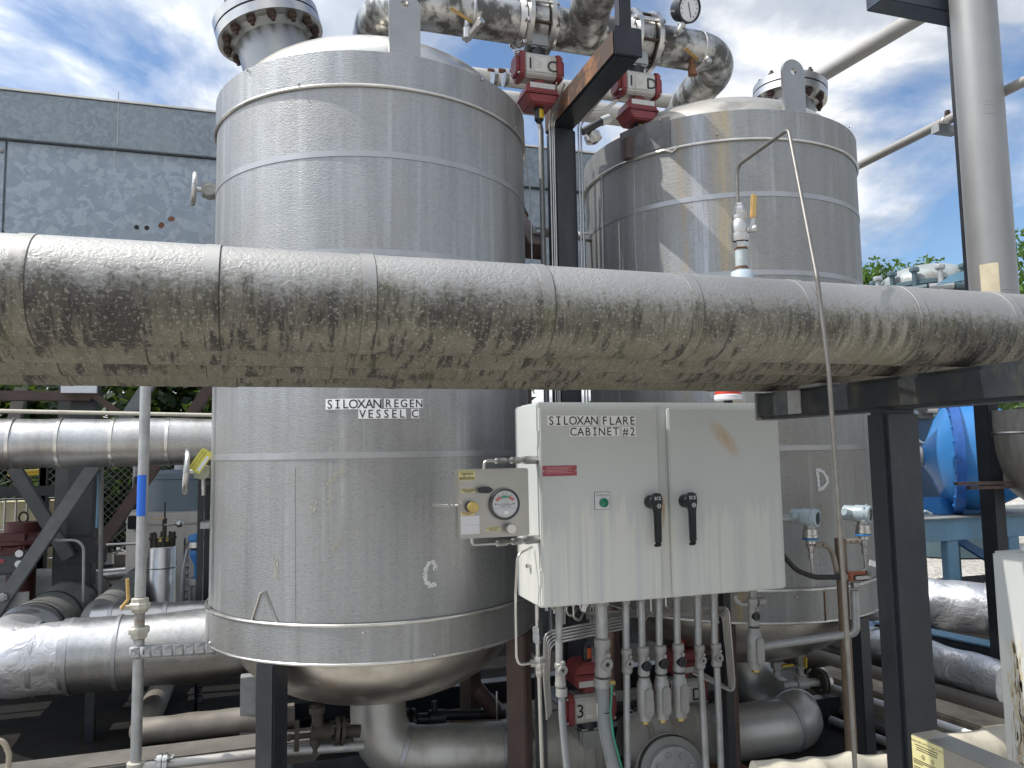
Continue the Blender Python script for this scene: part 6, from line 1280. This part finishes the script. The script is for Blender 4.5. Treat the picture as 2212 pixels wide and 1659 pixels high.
build(MB().bar((bxl+.02, ya+.75, zst-.2), (bxl+1.0, ya+.75, .1), .08, .05, (0, 1, 0)), 'brace', M_BLUE, r); build(MB().bar((bxl+2.0, ya+.4, .1), (bxl+1.0, ya+.4, zst-.25), .08, .05, (0, 1, 0)), 'brace', M_BLUE, r)
p = at(1990, 1000, X=XB+.45); r = thing('blue_cabinet', 'dark blue steel housing behind the black rack post', 'housing', (p.x, p.y, zst)); build(MB().bb(p.x-.28, p.x+.5, p.y-.05, p.y+.5, zst+.014, at(1990, 900, X=XB+.45).z), 'housing', plain('navy_blue_paint', (.02, .075, .15), .4), r, bevel=.01); build(MB().bb(p.x-.33, p.x-.285, p.y-.08, p.y, zst+.014, at(1990, 900, X=XB+.45).z), 'edge_strip', M_LBLUE, r)
p = at(1985, 888, X=XB+.3); r = thing('wall_plate', 'pale concrete-grey plate with bolts above the dark blue housing', 'plate', p); build(MB().bb(p.x-.3, p.x+.25, p.y+.05, p.y+.12, p.z-.08, p.z+.28), 'plate', M_CONC, r); bolt(r, p+V((-.02, .05, -.02)), (0, -1, 0), .035, .03, M_STEEL); build(MB().cyl(p+V((.10, .03, .03)), p+V((.35, .03, .03)), .06, n=20), 'shaft', M_STEEL, r)
P_ = [at(1977, 860, X=XB-.2), at(1980, 945, X=XB-.2), at(1990, 958, X=XB-.2), at(2012, 957, X=XB-.1)]; solo(MB().tube(P_, .013, 10, .05), 'lube_tube', M_STEEL, 'bent thin steel tube reaching the blue blower nose', 'tube', P_[0])
P_ = [at(1982, 1118, Y=ya-.05), at(1998, 1103, Y=ya-.05), at(2012, 1110, Y=ya-.05)]; solo(MB().tube(P_, .012, 8, .04), 'blue_hose', M_TX, 'short pale blue hose on the faded blue stand', 'hose', P_[0])
# grey vessel with domed bottom
p = at(2240, 950, Y=3.6); Rg = .42; r = thing('grey_vessel', 'stained grey vessel with rounded bottom at the right edge beyond the rack beam', 'vessel', (4.48, 3.36, 0)); zk = at(2200, 935, Y=3.55).z
xg = 4.48; zk = 1.665
M_STAIN = plain('stained_grey_metal', (.42, .40, .37), .45, .55, .12, 4, dirt=(.10, .095, .08), damt=.7, dsc=(9, 9, 3), lo=.45, hi=.6)
build(MB().cyl((xg, 3.36, zk), (xg, 3.36, 1.80), Rg, n=64), 'shell', M_STAIN, r); build(MB().lathe([(Rg*cos(radians(t)), zk-.48*sin(radians(t))) for t in range(0, 91, 6)], (xg, 3.36, 0), (0, 0, 1), 64), 'bottom_head', M_STAIN, r, ang=80); build(MB().lathe([(Rg, zk-.008), (Rg+.005, zk), (Rg, zk+.008)], (xg, 3.36, 0), (0, 0, 1), 64), 'weld_seam', M_LIP, r)
build(MB().bb(xg+.05, xg+.17, 3.5, 3.62, .02, zk-.05), 'leg', M_BLACK, r); build(MB().bb(xg+.2, xg+.32, 3.05, 3.17, .02, zk-.05), 'leg', M_BLACK, r)
for k, (x0, x1, y) in enumerate(((2065, 2160, 1043), (2092, 2165, 1052))): a, b = at(x0, y+2, Y=3.45), at(x1, y, Y=3.45); solo(MB().bar(a, b+(b-a)*.4, .03, .018), 'flat_bar', M_BROWN, ('longer rusty flat bar before the grey vessel', 'shorter rusty flat bar before the grey vessel')[k], 'bar', a)
# blue-grey lidded tank
XT = 9.6; c = at(2005, 640, X=XT); Rb = .68; zr = at(2005, 628, X=XT).z; r = thing('lidded_tank', 'faded blue tank with clamped domed lid beyond the right vessel', 'tank', (c.x, c.y, 0))
M_LID = plain('stained_blue_lid', (.30, .33, .33), .5, .2, .18, 4, dirt=(.16, .12, .09), damt=.6, dsc=(5, 5, 5)); M_TB = plain('dark_teal_paint', (.07, .115, .135), .5, 0, .15)
build(MB().lathe([(Rb, .02), (Rb, zr-.02), (Rb+.05, zr-.01), (Rb+.05, zr+.05), (Rb, zr+.06)], (c.x, c.y, 0), (0, 0, 1), 56), 'shell', M_TB, r, ang=30)
build(MB().lathe([(Rb*cos(radians(t)), zr+.06+.33*sin(radians(t))) for t in range(0, 91, 6)], (c.x, c.y, 0), (0, 0, 1), 56), 'domed_lid', M_LID, r, ang=80)
for k in range(14):
    a = k*2*pi/14+.1; d = V((cos(a), sin(a), 0)); p = V((c.x, c.y, zr))+d*(Rb+.06)
    build(MB().cyl(p+V((0, 0, -.14)), p+V((0, 0, .24)), .038, n=10).hexn(p+V((0, 0, .17)), (0, 0, 1), .07, .07).cyl(p+V((-d.y, d.x, 0))*.16+V((0, 0, -.08)), p-V((-d.y, d.x, 0))*.16+V((0, 0, -.08)), .05, n=10), 'lid_clamp', M_TB if k % 3 else M_GALV, r)
p = at(2075, 600, X=XT-.8); build(MB().prism([(-.3, -.06), (.3, -.02), (.3, .12), (-.1, .06)], p, (.6, -.8, 0), (0, 0, 1), (.02, .02, 0)), 'davit', M_LBLUE, r)

# ---------------------------------------------------------------- trees
def tree(label, x, y, H, R, nleaf, seed, mat, low=.15, group=None, leaf=.10):
    rnd = random.Random(seed); r = thing('tree', label, 'tree', (x, y, 0), group); tr = MB()
    tr.tube([(x, y, -.1), (x+.05, y, H*.3), (x-.08, y+.05, H*.6), (x, y, H*.9)], .11*H/5, 10, .3, rf=lambda t, i: 1-.8*t)
    cl = []
    for k in range(26):
        a = rnd.uniform(0, 2*pi); h = low+(1-low)*rnd.random()**.8; rr = R*sqrt(max(.05, 1-((h-.5)/.55)**2))*(.35+.65*rnd.random())
        p = V((x+rr*cos(a), y+rr*sin(a), H*h)); cl.append((p, R*rnd.uniform(.22, .42)))
        if k % 2 == 0: tr.tube([(x, y, H*h*.6), ((x+p.x)/2, (y+p.y)/2, H*h*.85), p], .03*H/5, 6, .2, rf=lambda t, i: 1-.75*t)
    build(tr, 'trunk', M_BARK, r)
    vs = []; fs = []
    for i in range(nleaf):
        p, s = rnd.choice(cl); d = V((rnd.gauss(0, 1), rnd.gauss(0, 1), rnd.gauss(0, .8))).normalized()*s*rnd.random()**.45
        o = p+d; n = V((rnd.gauss(0, 1), rnd.gauss(0, 1), rnd.gauss(.6, 1))).normalized(); ux, uy, _ = basis(n); L = leaf*rnd.uniform(.6, 1.3); t = rnd.uniform(0, 6.3)
        a_ = ux*cos(t)+uy*sin(t); b_ = uy*cos(t)-ux*sin(t); b = len(vs)
        vs += [o-a_*L*.6, o+b_*L*.32, o+a_*L*.6, o-b_*L*.32]; fs.append((b, b+1, b+2, b+3))
    me = bpy.data.meshes.new('crown'); me.from_pydata([v-V((x, y, 0)) for v in vs], [], fs); me.materials.append(mat); link('crown', me, r); return r
GW = 'dark trees behind the chain link fence'
for i, (x, y, H, R) in enumerate(((-5.6, 13.5, 6.2, 2.0), (-3.6, 12.6, 5.6, 1.9), (-1.7, 13.4, 6.3, 2.0), (.2, 12.7, 5.8, 1.9), (2.2, 13.6, 6.0, 2.0), (-4.6, 11.2, 2.6, 1.3), (-2.6, 11.0, 2.4, 1.3), (-.8, 11.2, 2.7, 1.3), (1.2, 11.2, 2.4, 1.3))):
    tree('dense dark tree in the woods behind the chain link fence' if H > 4 else 'low dark bush at the back of the chain link fence', x, y, H, R, 6500 if H > 4 else 4200, 10+i, M_LEAF, .04, GW if H > 4 else 'dark bushes behind the chain link fence', .17)
for i, (px, py, D, R, lab) in enumerate(((1893, 600, 15, .95, 'bright green tree just right of the right vessel'), (2062, 575, 14, .95, 'bright green tree left of the tall vertical pipe, above the lidded tank'), (2232, 530, 12, 1.1, 'bright green tree at the right edge beyond the tall vertical pipe'), (1985, 640, 17, 1.0, 'small bright green treetop just over the lidded tank'))):
    d = ((px-1106)/FPX*RX+(829.5-py)/FPX*UX+f0)*D; tree(lab, d.x, d.y, EYE+d.z+.1, R, 5200, 50+i, M_LEAF2, .35, None, .095)
# far-off woods all round the site, one mass
rnd = random.Random(77); vs = []; fs = []
for i in range(15000):
    a = rnd.uniform(-1.1, 2.3); D = rnd.uniform(34, 42); top = 3.3+.9*mnoise.noise(V((a*9, 0, 0)))+.5*mnoise.noise(V((a*31, 3, 0)))
    o = V((D*sin(a), D*cos(a), top*rnd.random()**.7)); n = V((rnd.gauss(0, 1), rnd.gauss(0, 1), rnd.gauss(.5, 1))).normalized(); ux, uy, _ = basis(n); L = rnd.uniform(.2, .5); b = len(vs)
    vs += [o-ux*L, o+uy*L*.6, o+ux*L, o-uy*L*.6]; fs.append((b, b+1, b+2, b+3))
me = bpy.data.meshes.new('far_woods'); me.from_pydata(vs, [], fs); me.materials.append(M_LEAF)
o = link('far_woods', me, None); o['kind'] = 'stuff'; o['label'] = 'far-off dark green woods closing the horizon behind the site'; o['category'] = 'woods'
